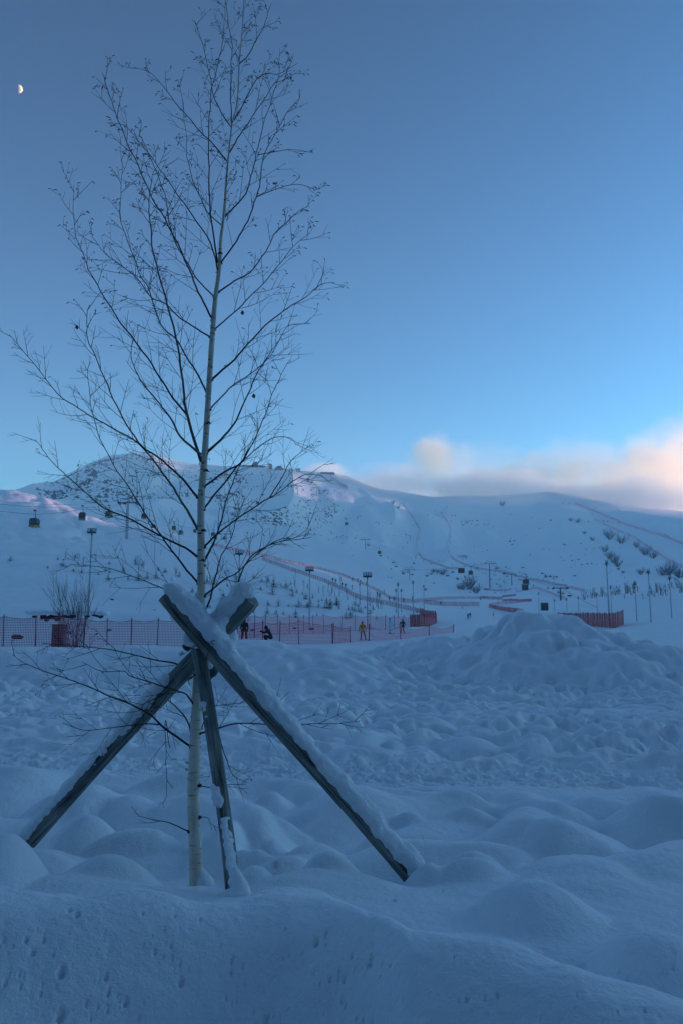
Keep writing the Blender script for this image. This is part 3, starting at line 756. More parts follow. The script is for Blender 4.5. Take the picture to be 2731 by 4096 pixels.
def cap(st, t0, t1, r, thick, name='snow', seed=0, spread=1.0, tilt=(0, 0, 0), vox=.009, ends=True):
    """snow lying along the upper side of a stake: a bumpy ridge"""
    o, q, Lg = st; rr_ = random.Random(seed); mb = MB(); inv = q.inverted()
    up = Vector((0, 0, 1))+Vector(tilt); ax = q @ Vector((0, 0, 1)); up = (up-ax*up.dot(ax)).normalized(); side = ax.cross(up)
    s = t0*Lg; ph = rr_.uniform(0, 6)
    while s < t1*Lg:
        e = min(1, (s-t0*Lg)/.05+.45, (t1*Lg-s)/.05+.3) if ends else 1
        th = thick(s/Lg) if callable(thick) else thick
        th *= (.88+.13*math.sin(s*11+ph)+.12*math.sin(s*23+ph*2)+.07*math.sin(s*51+ph))*e
        wv = r*.92*spread
        for k, (a, f) in enumerate(((0, 1), (-.6, .88), (.6, .88), (-1.02, .6), (1.02, .6))):
            rad = (.030+.012*rr_.random())*f*min(1.3, .35+th/.05)
            c = up*(math.cos(a)*(r+th-rad)) + side*(math.sin(a)*(r+th*.35-rad*.55)*spread)
            mb.ball(inv @ (c+ax*(s+rr_.uniform(-.006, .006))), rad*(1+rr_.uniform(-.12, .12)), 8, 6)
        c = up*(r*.6); mb.ball(inv @ (c+ax*s), r*.62, 8, 6)
        s += .013
    ob = remesh_obj(mb, name, o, vox)
    tx = bpy.data.textures.get('snow_clumps') or bpy.data.textures.new('snow_clumps', 'CLOUDS'); tx.noise_scale = .045; tx.noise_depth = 3
    dm = ob.modifiers.new('d', 'DISPLACE'); dm.texture = tx; dm.strength = .022; dm.mid_level = .55
    return ob
cap(sR, -.012, .985, .044, lambda t: .052+.010*math.sin(t*9), seed=2, tilt=(.35, -.05, 0), spread=.92)
cap(sL, -.012, .155, .045, .062, seed=4, tilt=(-.55, -.12, .1), spread=.95)
cap(sL, .30, .985, .043, lambda t: .030 if t > .5 else .038, seed=6, tilt=(-.55, -.10, 0), spread=.95)
# snow clinging in patches to the face of the long left stake
def patches(st, ts, name, seed, facing, r, n=9):
    o, q, Lg = st; rr_ = random.Random(seed); mb = MB(); inv = q.inverted(); ax = q @ Vector((0, 0, 1))
    f = Vector(facing); f = (f-ax*f.dot(ax)).normalized(); sd_ = ax.cross(f)
    for t in ts:
        for k in range(n):
            a = rr_.uniform(-.5, .7); s = t*Lg+rr_.uniform(-.045, .045); rad = rr_.uniform(.008, .017)
            mb.ball(inv @ (f*math.cos(a)*(r-.002)+sd_*math.sin(a)*(r-.002)+ax*s), rad, 7, 5, noise=.15, seed=k)
    return remesh_obj(mb, name, o, .006, sm=2)
patches(sL, [.37,.40,.43,.455,.48,.51,.54,.57,.60], 'snow_crust', 11, (-.45, -1, .45), .046, 10)
patches(sL, [.07,.10,.12,.14], 'snow_crust', 12, (-.5, -1, .5), .047, 12)
patches(sL, [.93,.95,.97], 'snow_crust', 13, (-.5, -1, .3), .046, 9)
patches(sF, list(np.arange(.74, .985, .011)), 'snow_crust', 14, (.80, -.55, .2), .036, 6)
patches(sF, [.64,.647,.655], 'snow_crust', 15, (.3, -.75, .2), .036, 6)
patches(sF, [.315,.32,.325], 'snow_crust', 16, (.5, -.75, .2), .036, 5)
fb = MB()
for k in range(26):
    t = k/25; fb.ball(rel(at(938+t*30, 3480+t*88+rb.uniform(-5, 5), 4.17))+TB-SB, .020+.022*t, 8, 6)
for k in range(8): fb.ball(at(915+9*k, 3588, 4.15)-SB, .035, 8, 6)
remesh_obj(fb, 'snow', supp, .008)
# the pile in the crotch
cp_ = MB()
for k in range(150):
    u = rb.random(); v = rb.random()
    px = 700+u*230; top = 2440+60*abs(u-.35) ; bot = 2440+130*u+ (80 if .2 < u < .95 else 10)
    py = top+(bot-top)*v
    cp_.ball(at(px, py+8, 4.62+.16*(1-v))-SB, rb.uniform(.024, .040), 8, 6)
for k in range(60):
    u = rb.random(); px = 815+u*75; cp_.ball(at(px, 2470+70*u*rb.random()+rb.uniform(0, 70), 4.60+.05*rb.random())-SB, rb.uniform(.026, .038), 8, 6)
for (px, py, r_) in ((800,2440,.030),(812,2428,.022),(885,2480,.030),(900,2485,.028),(848,2590,.040),(835,2560,.045),(860,2575,.035),(880,2520,.04),(880,2560,.03)):
    for k in range(3): cp_.ball(at(px+rb.uniform(-8, 8), py+rb.uniform(-8, 8), 4.58+.04*k)-SB, r_, 8, 6)
remesh_obj(cp_, 'snow', supp, .010, sm=4)
# lump of sacking wedged under the crossing
pd = MB(); rp = random.Random(5)
for (px, py, r_) in ((838,2660,.030),(850,2680,.036),(838,2698,.028),(825,2640,.03),(856,2690,.02),(750,2590,.02),(742,2585,.018),(752,2572,.016)):
    pd.ball(at(px, py, 4.78)-SB, (r_*1.05, r_*.8, r_), 9, 7, noise=.18, seed=px)
remesh_obj(pd, 'sacking', supp, .006, M['sack'], 1)
pds = MB()
for (px, py, r_) in ((828,2660,.019),(836,2655,.021),(842,2664,.017),(826,2672,.014),(728,2612,.012),(724,2616,.012),(742,2562,.016),(747,2570,.014)):
    pds.ball(at(px, py, 4.745)-SB, r_, 8, 6)
remesh_obj(pds, 'snow', supp, .005)
wr = MB()
def wire(P, w=.0016): wr.tube([at(*p)-SB for p in [tuple(q) for q in catmull(P, 5)]], w, 5)
wire([(760,2588,4.66),(800,2580,4.49),(812,2560,4.49),(806,2570,4.52)])
wire([(724,2618,4.72),(735,2618,4.66),(770,2592,4.60),(805,2562,4.50)])
wire([(868,2578,4.52),(838,2600,4.50),(826,2640,4.52),(820,2668,4.55)])
wire([(806,2654,4.55),(822,2640,4.50),(840,2600,4.50),(862,2574,4.52),(858,2563,4.5),(848,2566,4.5),(846,2574,4.5),(858,2578,4.5)], .0022)
wire([(741,2660,4.6),(748,2690,4.58),(757,2714,4.62),(770,2715,4.66)])
wire([(757,2715,4.6),(756,2730,4.6),(763,2743,4.62)])
wr.build('tie_wire', M['wire'], supp, smooth=True)
kn = MB()
for k in range(7): kn.ball(at(850+rb.uniform(-10, 10), 2572+rb.uniform(-9, 9), 4.52)-SB, rb.uniform(.006, .011), 7, 5, noise=.3, seed=k)
kn.build('wire_knot', M['wire'], supp, smooth=True)
# ================================================================== ski resort behind
rc = random.Random(99)
M['netpost'] = pbr('red_post', (.16, .012, .02), .6, scale=3)
M['steel'] = pbr('galvanised_steel', (.34, .38, .40), .5, metal=.0, scale=3)
M['darksteel'] = pbr('dark_steel', (.035, .045, .055), .5, scale=3)
M['black'] = pbr('black_plastic', (.012, .013, .016), .45)
M['yellow'] = pbr('ochre_panel', (.33, .21, .02), .5)
M['fir'] = pbr('fir_needles', (.018, .032, .024), .9, scale=6, col2=(.04, .06, .04))
M['rock'] = pbr('dark_rock', (.04, .045, .05), .95, scale=.6, bump=.5, col2=(.09, .095, .10))
M['earth'] = pbr('bare_earth', (.035, .018, .02), .95, scale=2, bump=.5)
M['lampglass'] = pbr('lamp_glass', (.45, .52, .55), .25)
M['brownbox'] = pbr('brown_board', (.10, .055, .05), .8, scale=2)
M['greenhut'] = pbr('green_cladding', (.02, .045, .045), .7, scale=2)
M['stone'] = pbr('lodge_stone', (.16, .14, .14), .85, scale=.4, col2=(.24, .21, .20))
M['roof'] = pbr('lodge_roof', (.10, .10, .11), .8, scale=.3)
def net_mat(name, col, cell, thick):
    m, nt, o = mat(name); L = nt.links.new
    uv = nt.nodes.new('ShaderNodeUVMap'); uv.uv_map = 'UVMap'
    sx = nt.nodes.new('ShaderNodeSeparateXYZ'); L(uv.outputs[0], sx.inputs[0]); outs = []
    for i in (0, 1):
        d = nt.nodes.new('ShaderNodeMath'); d.operation = 'DIVIDE'; d.inputs[1].default_value = cell; L(sx.outputs[i], d.inputs[0])
        f = nt.nodes.new('ShaderNodeMath'); f.operation = 'FRACT'; L(d.outputs[0], f.inputs[0])
        c = nt.nodes.new('ShaderNodeMath'); c.operation = 'LESS_THAN'; c.inputs[1].default_value = thick*(1 if i else .7); L(f.outputs[0], c.inputs[0]); outs.append(c)
    mx = nt.nodes.new('ShaderNodeMath'); mx.operation = 'MAXIMUM'; L(outs[0].outputs[0], mx.inputs[0]); L(outs[1].outputs[0], mx.inputs[1])
    t = nt.nodes.new('ShaderNodeBsdfTransparent'); b = nt.nodes.new('ShaderNodeBsdfPrincipled'); b.inputs['Base Color'].default_value = (*col, 1); b.inputs['Roughness'].default_value = .7
    ms = nt.nodes.new('ShaderNodeMixShader'); L(mx.outputs[0], ms.inputs[0]); L(t.outputs[0], ms.inputs[1]); L(b.outputs[0], ms.inputs[2]); L(ms.outputs[0], o.inputs['Surface'])
    return m
M['net'] = net_mat('red_netting', (.66, .15, .23), .11, .29)
M['netfine'] = net_mat('fine_red_netting', (.40, .06, .10), .10, .30)
M['netdense'] = net_mat('dense_red_netting', (.45, .02, .035), .08, .60)
def ribbon(name, tops, bots, m, parent, origin):
    vs = []; fs = []; uvs = []; s = 0
    for i, (t, b) in enumerate(zip(tops, bots)):
        if i: s += (Vector(b)-Vector(bots[i-1])).length
        vs += [tuple(Vector(b)-origin), tuple(Vector(t)-origin)]; uvs.append((s, (Vector(t)-Vector(b)).length))
    for i in range(len(tops)-1): fs.append((2*i, 2*i+2, 2*i+3, 2*i+1))
    me = bpy.data.meshes.new(name); me.from_pydata(vs, [], fs); me.materials.append(m); ul = me.uv_layers.new(name='UVMap')
    for p in me.polygons:
        for li in p.loop_indices:
            vi = me.loops[li].vertex_index; u, h = uvs[vi//2]; ul.data[li].uv = (u, h if vi % 2 else 0)
    o = bpy.data.objects.new(name, me); COL.objects.link(o); o.parent = parent
    return o
def ground_pt(x, y): return Vector((x, y, H1(x, y)))
def net_top(P, label, m='net', group='safety nets along the ski runs', sub=8, posts=True, sag=.12, pr=.035, drop=0):
    """P: (px, py of the top, distance, lean px) at each post"""
    pts = [at(px, py, Y) for (px, py, Y) in P]
    org = ground_pt(pts[0].x, pts[0].y); root = empty('safety_net', org); tag(root, label, 'safety net', group)
    tops = []; bots = []
    for i in range(len(pts)-1):
        for k in range(sub):
            t = k/sub; p = pts[i].lerp(pts[i+1], t); p.z -= sag*4*t*(1-t); tops.append(p)
    tops.append(pts[-1])
    xs = np.array([p.x for p in tops]); ys = np.array([p.y for p in tops]); zs = height(xs, ys)
    for p, z in zip(tops, zs):
        b = Vector((p.x, p.y, float(z)-.04)); bots.append(b if b.z < p.z-.2 else Vector((p.x, p.y, p.z-.2)))
    ribbon('netting', tops, bots, M[m], root, org)
    tr_ = MB(); tr_.tube([t-org for t in tops], .012, 4); tr_.build('top_rope', M['netpost'], root)
    if posts:
        for i, p in enumerate(pts):
            g = ground_pt(p.x, p.y); g.z -= .3; mb = MB(); ln = rc.uniform(-.12, .12)
            mb.tube([g-org, (p+Vector((ln, 0, .10)))-org], [pr, pr*.9], 6); mb.ball(p+Vector((ln, 0, .12))-org, pr*1.15, 6, 5); mb.build('post', M['netpost'], root)
    return root
def poly(P, step):
    out = []
    for i in range(len(P)-1):
        a, b = P[i], P[i+1]; n = max(1, int(math.hypot(b[0]-a[0], b[1]-a[1])/step))
        for k in range(n): out.append(tuple(a[j]+(b[j]-a[j])*k/n for j in range(len(a))))
    out.append(P[-1]); return out
def net_ground(P, label, yr, h, m='netfine', posts=0, step=9, group='safety nets along the ski runs'):
    """P: base line points in the photograph, stood on the terrain"""
    pp = poly(P, step); g = []
    y0 = yr[0]
    for q in pp:
        w = hit(q[0], q[1], yr[0], yr[1], 260); g.append(w)
    # keep depth continuous along the fence
    for i in range(1, len(g)-1):
        if abs(g[i].y-g[i-1].y) > .25*g[i-1].y and abs(g[i].y-g[i+1].y) > .25*g[i+1].y:
            v = (g[i-1]+g[i+1])/2; g[i] = ground_pt(v.x, v.y)
    out = [g[0]]
    for i in range(1, len(g)):
        a = out[-1]; d = (g[i]-g[i-1]).length; n = max(1, min(8, int(d/4)))
        for k in range(1, n+1):
            v = g[i-1].lerp(g[i], k/n); out.append(ground_pt(v.x, v.y))
    org = out[0].copy(); root = empty('safety_net', org); tag(root, label, 'safety net', group)
    hh = h if callable(h) else (lambda t: h)
    n = len(out); tops = [v+Vector((0, 0, hh(i/(n-1))+.05*math.sin(i*1.7))) for i, v in enumerate(out)]
    ribbon('netting', tops, [v-Vector((0, 0, .1)) for v in out], M[m], root, org)
    if posts:
        k = max(1, n//posts)
        for i in range(0, n, k):
            mb = MB(); mb.tube([out[i]-org-Vector((0, 0, .3)), tops[i]-org+Vector((rc.uniform(-.1, .1), 0, .12))], .045, 5); mb.build('post', M['netpost'], root)
    return root
# nets in the valley
net_top([(-120,2468,60),(22,2466,60),(150,2470,60),(242,2462,60),(340,2474,60),(434,2482,61),(530,2480,62),(633,2480,63),(745,2478,64),(860,2484,65),(950,2490,66),(1053,2488,67),(1120,2492,68),(1197,2484,70),(1330,2500,74),(1400,2512,78)],
        'long pink safety net across the left, in front of the brown box and bare bush')
net_top([(1330,2503,74.3),(1474,2504,84),(1601,2505,92),(1713,2501,103),(1810,2502,114)], 'low sagging pink net in front of the skiers in yellow and light blue', sag=.42, pr=.05)
net_top([(860,2475,92),(950,2462,94),(1020,2462,96),(1061,2462,98),(1112,2463,100),(1160,2464,103),(1217,2465,106),(1254,2463,109),(1296,2460,112),(1364,2466,116),(1418,2463,119),(1478,2462,122),(1538,2464,125),(1574,2464,127),(1611,2464,130),(1640,2468,131)],
        'pale pink net with leaning posts behind the skier in yellow', m='net', sag=.18)
net_ground([(1640,2508),(1680,2507),(1715,2505),(1745,2493),(1738,2475),(1700,2470),(1680,2458)], 'dense crimson net with close posts at the corner right of the lamp poles', (95, 260), 1.75, 'netdense', posts=26, step=5)
net_ground([(1693,2462),(1660,2448),(1612,2436),(1532,2418),(1438,2399),(1367,2362),(1300,2330),(1200,2296),(1050,2242)], 'faded red net climbing left above the planted bank', (150, 760), 1.35, 'netfine', posts=40)
net_ground([(1592,2404),(1550,2392),(1510,2366),(1438,2334),(1367,2302),(1300,2284),(1230,2268),(1141,2250),(1029,2221),(962,2210),(851,2184)], 'upper of the two long nets descending the left piste', (300, 800), 1.35, 'netfine', posts=40)
net_ground([(1592,2408),(1648,2412),(1700,2406),(1773,2398),(1853,2396),(1930,2396),(2010,2396)], 'pink net stretched straight across the foot of the run', (200, 600), 1.7, 'netfine', posts=30)
net_ground([(1693,2416),(1773,2424),(1850,2425),(1914,2425)], 'short pink net in front of the straight one at the foot of the run', (180, 520), 2.0, 'netfine', posts=22)
net_ground([(1953,2430),(2004,2442),(2055,2451),(2093,2460)], 'red net bending down to the right towards the ploughed heap', (130, 420), 1.6, 'netdense', posts=18, step=6)
net_ground([(1960,2424),(2020,2418),(2070,2412),(2125,2405)], 'see-through pink net rising right beside the green hut', (160, 480), 1.6, 'net', posts=12)
net_ground([(2007,2392),(2042,2402),(2071,2406),(2122,2406)], 'bright red stretch of net below the small snowy spur', (200, 560), 1.3, 'netdense', posts=14)
net_ground([(1940,2358),(1920,2360),(1920,2370),(1978,2388),(2008,2395)], 'red net hooking round the left edge of the snowy terrace', (220, 620), 1.5, 'netfine', posts=12)
net_ground([(1932,2356),(1943,2340),(1969,2329),(1978,2315),(2004,2320),(2033,2330),(2040,2345),(2038,2360)], 'red net looping over the snowy terrace under the big lift pylon', (240, 760), 1.4, 'netfine', posts=14, step=6)
net_ground([(2007,2384),(2023,2370),(2061,2362)], 'short oblique red net on the snowy terrace', (240, 640), 1.4, 'netdense', posts=6)
net_ground([(1612,2020),(1639,2058),(1662,2096),(1677,2122),(1664,2169),(1670,2213),(1688,2238),(1746,2260),(1791,2276),(1832,2280)], 'left of two thin dark-red nets winding down the big mountain', (500, 1580), 2.2, 'netfine')
net_ground([(1760,2052),(1787,2087),(1802,2118),(1800,2146),(1791,2173),(1789,2206),(1806,2235),(1849,2260),(1903,2277),(2000,2292),(2119,2321),(2215,2340),(2330,2366)], 'right of two thin nets winding down the mountain and out to the right', (420, 1580), 2.0, 'netfine')
net_ground([(1935,2300),(1938,2318),(1945,2330),(1955,2338)], 'short steep red net beside the pylon base', (300, 760), 1.6, 'netdense', posts=4)
net_ground([(2060,2330),(2130,2350),(2200,2375),(2260,2400)], 'faint pink net behind the upper green hut', (280, 700), 1.6, 'net', posts=10)
net_ground([(2294,2016),(2373,2046),(2498,2100),(2597,2131),(2672,2156),(2760,2195)], 'upper hazy net along the right-hand ridge', (900, 1590), 3.2, 'net')
net_ground([(2373,2077),(2448,2117),(2523,2147),(2607,2202),(2672,2247),(2760,2290)], 'lower hazy net running down past the right-hand bushes', (600, 1560), 2.8, 'net')
net_ground([(1318,1905),(1335,1922),(1358,1942),(1389,1956)], 'pink net catching the last sun on the summit shoulder', (1300, 1595), 5.0, 'netfine')
net_ground([(2230,2500),(2300,2502),(2360,2505),(2440,2512),(2462,2512),(2475,2505),(2492,2498)], 'dense red net behind the ploughed heap on the right', (95, 230), 2.05, 'netdense', posts=24, step=6)

# ------------------------------------------------------------------ lamps
ORD = ['first','second','third','fourth','fifth','sixth','seventh','eighth','ninth','tenth','eleventh','twelfth','thirteenth','fourteenth','fifteenth','sixteenth','seventeenth','eighteenth','nineteenth','twentieth']
def lamp(px, py, ptop, yr, n, label, w=.11):
    g = hit(px, py, *yr, n=400); yc = at(px, ptop, g.y); h = (at(px, ptop, g.y).z-g.z)
    # the head sits above the same foot
    root = empty('floodlight_pole', g); tag(root, label, 'lamp post', 'floodlight poles of the ski area')
    mb = MB(); mb.tube([(0, 0, -.5), (0, 0, h*.5), (0, 0, h)], [w*1.25, w, w*.7], 8); mb.build('pole', M['steel'], root)
    cb = MB(); cb.box((0, 0, h-.15), (.62*n, .10, .10)); cb.tube([(0, 0, h-.5), (0, 0, h+.1)], w*1.1, 6); cb.build('bracket', M['darksteel'], root)
    for i in range(n):
        x = (i-(n-1)/2)*.68; r_ = Matrix.Rotation(R(-25), 3, 'X') @ Matrix.Rotation(R(8 if i else -14), 3, 'Z')
        hb = MB(); k2 = 1 if n == 2 else .62; hb.box((x, -.1, h+.2), (.58*k2, .22, .62*k2), r_); hb.box((x, .1, h+.05), (.2, .2, .3), r_); hd = hb.build('lamp_head', M['darksteel'], root)
        gl = MB(); c = Vector((x, -.1, h+.2))+r_ @ Vector((0, -.12, 0)); gl.box(c, (.46*k2, .03, .50*k2), r_); gl.build('glass', M['lampglass'], hd)
    return root
lamp(353,2469,2128,(100,200),2,'tallest grey floodlight pole at far left beside the bare bush')
lamp(955,2445,2214,(110,200),2,'twin-headed floodlight pole just right of the birch trunk')
lamp(1238,2508,2280,(96,200),2,'twin-headed floodlight pole in the middle of the planted bank',.09)
lamp(1469,2512,2304,(100,200),2,'grey floodlight pole directly behind the skier in yellow',.09)
lamp(1591,2471,2338,(150,320),1,'thin lamp pole behind the skier in light blue',.10)
lamp(1652,2469,2330,(150,320),1,'thin lamp pole left of the dense crimson net corner',.10)
lamp(1695,2453,2344,(180,400),1,'thin lamp pole rising behind the dense crimson net corner',.10)
lamp(1438,2402,2338,(250,700),1,'short distant lamp pole by the upper left piste net',.12)
lamp(1604,2450,2362,(200,500),1,'faint lamp pole between two taller thin ones',.10)
lamp(1583,2452,2362,(200,520),1,'faint lamp pole left of the others at the piste foot',.10)
lamp(2436,2502,2252,(95,260),1,'tall floodlight pole in front of the red net on the right',.10)
lamp(2602,2490,2288,(110,260),1,'tall lamp pole right of the dense red net',.07)
lamp(2685,2473,2312,(120,260),1,'rightmost tall lamp pole on the snowy bank',.07)
lamp(2545,2484,2334,(110,260),1,'shorter dark pole between two tall ones at right',.07)
for i, (px, py, pt) in enumerate([(2154,2452,2374),(2217,2448,2402),(2266,2448,2398),(2313,2452,2392),(2388,2458,2378),(2445,2454,2350)]):
    lamp(px, py, pt, (130, 420), 1, ORD[i]+' from the left of the thin pale poles above the red net at right', .07)

# ------------------------------------------------------------------ lifts
def gondola(s=1.0):
    root = empty('gondola_cabin'); 
    b = MB(); P = [(-.85,-.75),(-1.0,-.1),(-.98,.5),(-.78,.98),(0,1.06),(.78,.98),(.98,.5),(1.0,-.1),(.85,-.75)]
    for y0, k in ((-1.0, .86), (-.7, 1), (.7, 1), (1.0, .86)):
        pass
    rings = [(-1.02, .82), (-.75, 1), (.75, 1), (1.02, .82)]; vs = []; fs = []; n = len(P)
    for y, k in rings: vs += [(x*k, y, z*(.5+.5*k)) for x, z in P]
    for i in range(3):
        for k in range(n): fs.append((i*n+k, i*n+(k+1) % n, (i+1)*n+(k+1) % n, (i+1)*n+k))
    fs.append(tuple(range(n))); fs.append(tuple(3*n+k for k in range(n))[::-1]); b.add(vs, fs); b.build('cabin', M['black'], root)
    f = MB(); f.box((0, 0, -.88), (1.8, 2.02, .36), taper=1.08); f.build('lower_panel', M['yellow'], root)
    wd = MB(); wd.box((0, -1.0, .18), (1.25, .06, .80)); wd.build('window', M['darksteel'], root)
    h = MB(); h.tube([(0, 0, 1.0), (.25, 0, 1.35), (.1, 0, 2.0), (.12, 0, 2.6), (.0, 0, 2.85)], .08, 6); h.box((.0, 0, 1.08), (1.1, .3, .12)); h.build('hanger', M['darksteel'], root)
    g = MB(); g.box((0, 0, 2.95), (.75, .3, .28)); g.box((-.3, 0, 3.1), (.3, .2, .2)); g.build('cable_grip', M['darksteel'], root)
    return root
G = [(139,2091,236),(330,2065,280),(437,2057,335),(577,2065,395),(616,2108,440),(697,2112,490),(725,2130,520),(781,2124,560),(853,2137,600),(863,2152,640),(900,2152,680),(934,2172,720),(829,2190,700),(1014,2078,1000),(1031,2012,1150),(1051,1980,1200),(1065,1969,1230),(1051,1926,1330),(1384,2095,1000),(1516,2210,640),(1881,2291,480),(2101,2328,390)]
where = ['largest dark gondola cabin, far left, against the white hill','second largest gondola cabin, on the left hill crest','gondola cabin left of the tall pale lift pylon','gondola cabin right of the tall pale lift pylon','small gondola cabin low beside the hill edge','gondola cabin left of the birch trunk, over rocky slope','lower cabin of a close pair left of the birch trunk','gondola cabin touching the left edge of the birch trunk','gondola cabin just right of the birch trunk','lower gondola cabin right of the trunk, half behind twigs','gondola cabin beside the dark lift pylon right of the trunk','lowest gondola cabin near the twin-headed lamp','gondola cabin low behind twigs right of the trunk','tiny gondola cabin in mid-slope left of the rock field','tiny gondola cabin high above the rock field','tiny gondola cabin above two others on the upper slope','tiny gondola cabin right of its neighbour on the upper slope','topmost tiny gondola cabin below the summit lodge','tiny gondola cabin beside the chairlift above the smooth slope','dark cabin hanging between chairs on the central lift','dark cabin over the lift station','wide cabin above the upper green hut']
g0 = gondola(); g0.location = at(139, 2091, 236); remember(g0)
for i, (px, py, Y) in enumerate(G):
    p = at(px, py, Y)
    o = g0 if i == 0 else copy_tree(g0, p, R(rc.uniform(-25, 25)))
    if i == 0: o.rotation_euler[2] = R(-12)
    o.scale = (1.12,)*3 if Y < 900 else (1.6,)*3
    tag(o, where[i], 'gondola', 'gondola cabins hanging from the lift')
def cable(P, label, r=.05):
    pts = []
    for a, b in zip(P[:-1], P[1:]):
        A = at(*a); B = at(*b)
        for k in range(10):
            t = k/10; v = A.lerp(B, t); v.z -= (B-A).length*.008*4*t*(1-t); pts.append(v)
    pts.append(at(*P[-1])); o = pts[0].copy(); mb = MB(); mb.tube([p-o for p in pts], r, 4)
    ob = mb.build('lift_cable', M['darksteel'], None, loc=o); tag(ob, label, 'cable', 'lift cables'); return ob
cable([(-60,2036,222),(139,2057,236),(330,2036,280),(437,2030,335),(508,2008,380)], 'near lift cable carrying the three leftmost gondola cabins', .04)
cable([(-60,2010,262),(230,2030,300),(350,2030,330),(520,2008,382),(577,2046,395),(697,2096,490),(781,2110,560),(853,2122,600),(905,2140,690)], 'second lift cable passing the tall pale pylon and running past the trunk', .05)
cable([(-60,1996,290),(250,2018,335),(508,2000,381)], 'thin upper rope left of the tall pale pylon', .04)
cable([(905,2142,690),(1026,2050,1000),(1074,1842,1500)], 'faint lift cable climbing to the summit lodge', .1)
cable([(1185,1946,1280),(1268,1950,1280),(1342,2024,1100),(1462,2158,800),(1638,2278,560),(1864,2264,470),(1957,2252,440),(2046,2294,420),(2242,2350,340),(2760,2560,150)], 'chairlift rope running down the middle of the mountain', .05)
def pylon(px, py, pt, yr, label, w=.5, arm=4.0, m='steel'):
    g = hit(px, py, *yr, n=400); h = at(px, pt, g.y).z-g.z; root = empty('lift_pylon', g); tag(root, label, 'lift pylon', 'pylons of the ski lifts')
    a = MB(); a.tube([(0, 0, -2), (0, 0, h*.6), (0, 0, h)], [w, w*.8, w*.6], 10); a.build('mast', M[m], root)
    c = MB(); c.box((0, 0, h-.3), (arm*2, .45, .35)); c.build('crossarm', M['darksteel'], root)
    for s in (-1, 1):
        q = MB(); q.box((s*arm*.92, 0, h-.55), (.5, 3.6, .5)); 
        for k in (-1.4, -.5, .5, 1.4): q.ball((s*arm*.92, k, h-.2), (.15, .4, .4), 8, 6)
        q.build('sheave_train', M['darksteel'], root)
    f = MB(); f.tube([(-arm*.8, 0, h), (-arm*.8, 0, h+1.3), (arm*.8, 0, h+1.3), (arm*.8, 0, h)], .1, 4); f.build('work_frame', M['darksteel'], root)
    return root
for a in [(508,2156,2008,(300,460),'tall pale lift pylon on the left hill among the gondola cabins',.62,3.6),
          (1026,2092,2046,(800,1500),'dark lift pylon on the upper slope right of the birch',.8,5.5),(1074,1894,1842,(1300,1598),'sunlit white lift pylon in front of the summit lodge',1.2,5),
          (905,2172,2134,(480,1000),'dark lift pylon close to the birch above the twin-headed lamp',.6,5),
          (1191,1981,1944,(1000,1590),'left of two lift pylons standing side by side below the summit board',.8,6),(1267,1984,1950,(1000,1590),'right of two lift pylons standing side by side below the summit board',.8,6),
          (1340,2053,2023,(900,1590),'small lift pylon at the upper edge of the smooth slope',.7,6),(1460,2197,2157,(600,1300),'lift pylon alone on the smooth central slope',.6,5),
          (1637,2319,2277,(420,1000),'lift pylon above the thin lamp poles',.5,4.2),(1957,2326,2252,(350,800),'biggest dark lift pylon over the snowy terrace',.55,4.2,'darksteel'),
          (2045,2331,2295,(350,800),'reddish lift pylon right of the biggest one',.4,4,'earth'),(2241,2402,2350,(250,620),'lift pylon with chairs at right above the ploughed heap',.4,3.6,'earth'),
          (1130,1878,1860,(1350,1598),'small pale pylon beside the summit buildings',.6,5)]:
    pylon(*a)
def chair():
    root = empty('lift_chair')
    s = MB(); s.box((0, 0, 0), (2.2, .55, .12)); s.build('seat', M['darksteel'], root)
    b = MB(); b.box((0, .28, .4), (2.2, .1, .7), Matrix.Rotation(R(-8), 3, 'X')); b.build('backrest', M['darksteel'], root)
    h = MB(); h.tube([(-1.0, .1, .05), (-1.0, .1, 1.5), (1.0, .1, 1.5), (1.0, .1, .05)], .06, 5); h.tube([(0, .1, 1.5), (0, .1, 2.6), (.2, .1, 2.9)], .07, 5); h.build('hanger', M['darksteel'], root)
    f = MB(); f.tube([(-.9, -.3, -.45), (.9, -.3, -.45)], .05, 5); f.tube([(0, -.3, -.45), (0, 0, .3)], .05, 5); f.build('footrest', M['darksteel'], root)
    return root
CH = [(1186,1941,7,'upper'),(1185,1954,7,'upper'),(1214,1960,8,'upper'),(1246,1961,9,'upper'),(1278,1962,8,'upper'),(1279,1976,8,'upper'),(1163,1914,6,'upper'),(1160,1924,7,'upper'),(1311,1998,8,'upper'),
      (1347,2049,9,'middle'),(1381,2076,9,'middle'),(1472,2182,12,'middle'),(1521,2224,12,'middle'),(1571,2251,12,'middle'),(1582,2267,12,'middle'),
      (1632,2289,12,'lower'),(1646,2300,12,'lower'),(1706,2305,13,'lower'),(1723,2297,12,'lower'),(1788,2304,13,'lower'),(1809,2290,13,'lower'),(1906,2275,12,'lower'),(1985,2275,15,'lower'),(2015,2296,15,'lower'),(1975,2301,6,'lower'),(2025,2307,6,'lower'),
      (2075,2320,6,'right'),(2084,2321,7,'right'),(2190,2354,9,'right'),(2234,2371,14,'right'),(2250,2375,7,'right'),(2277,2385,17,'right')]
c0 = chair(); remember(c0); cnt = {}
NM = {'upper':'lift chairs just below the summit','middle':'lift chairs on the smooth central slope','lower':'lift chairs around the biggest pylon','right':'lift chairs right of the green hut'}
CH.sort(key=lambda c: (c[3], c[0]))
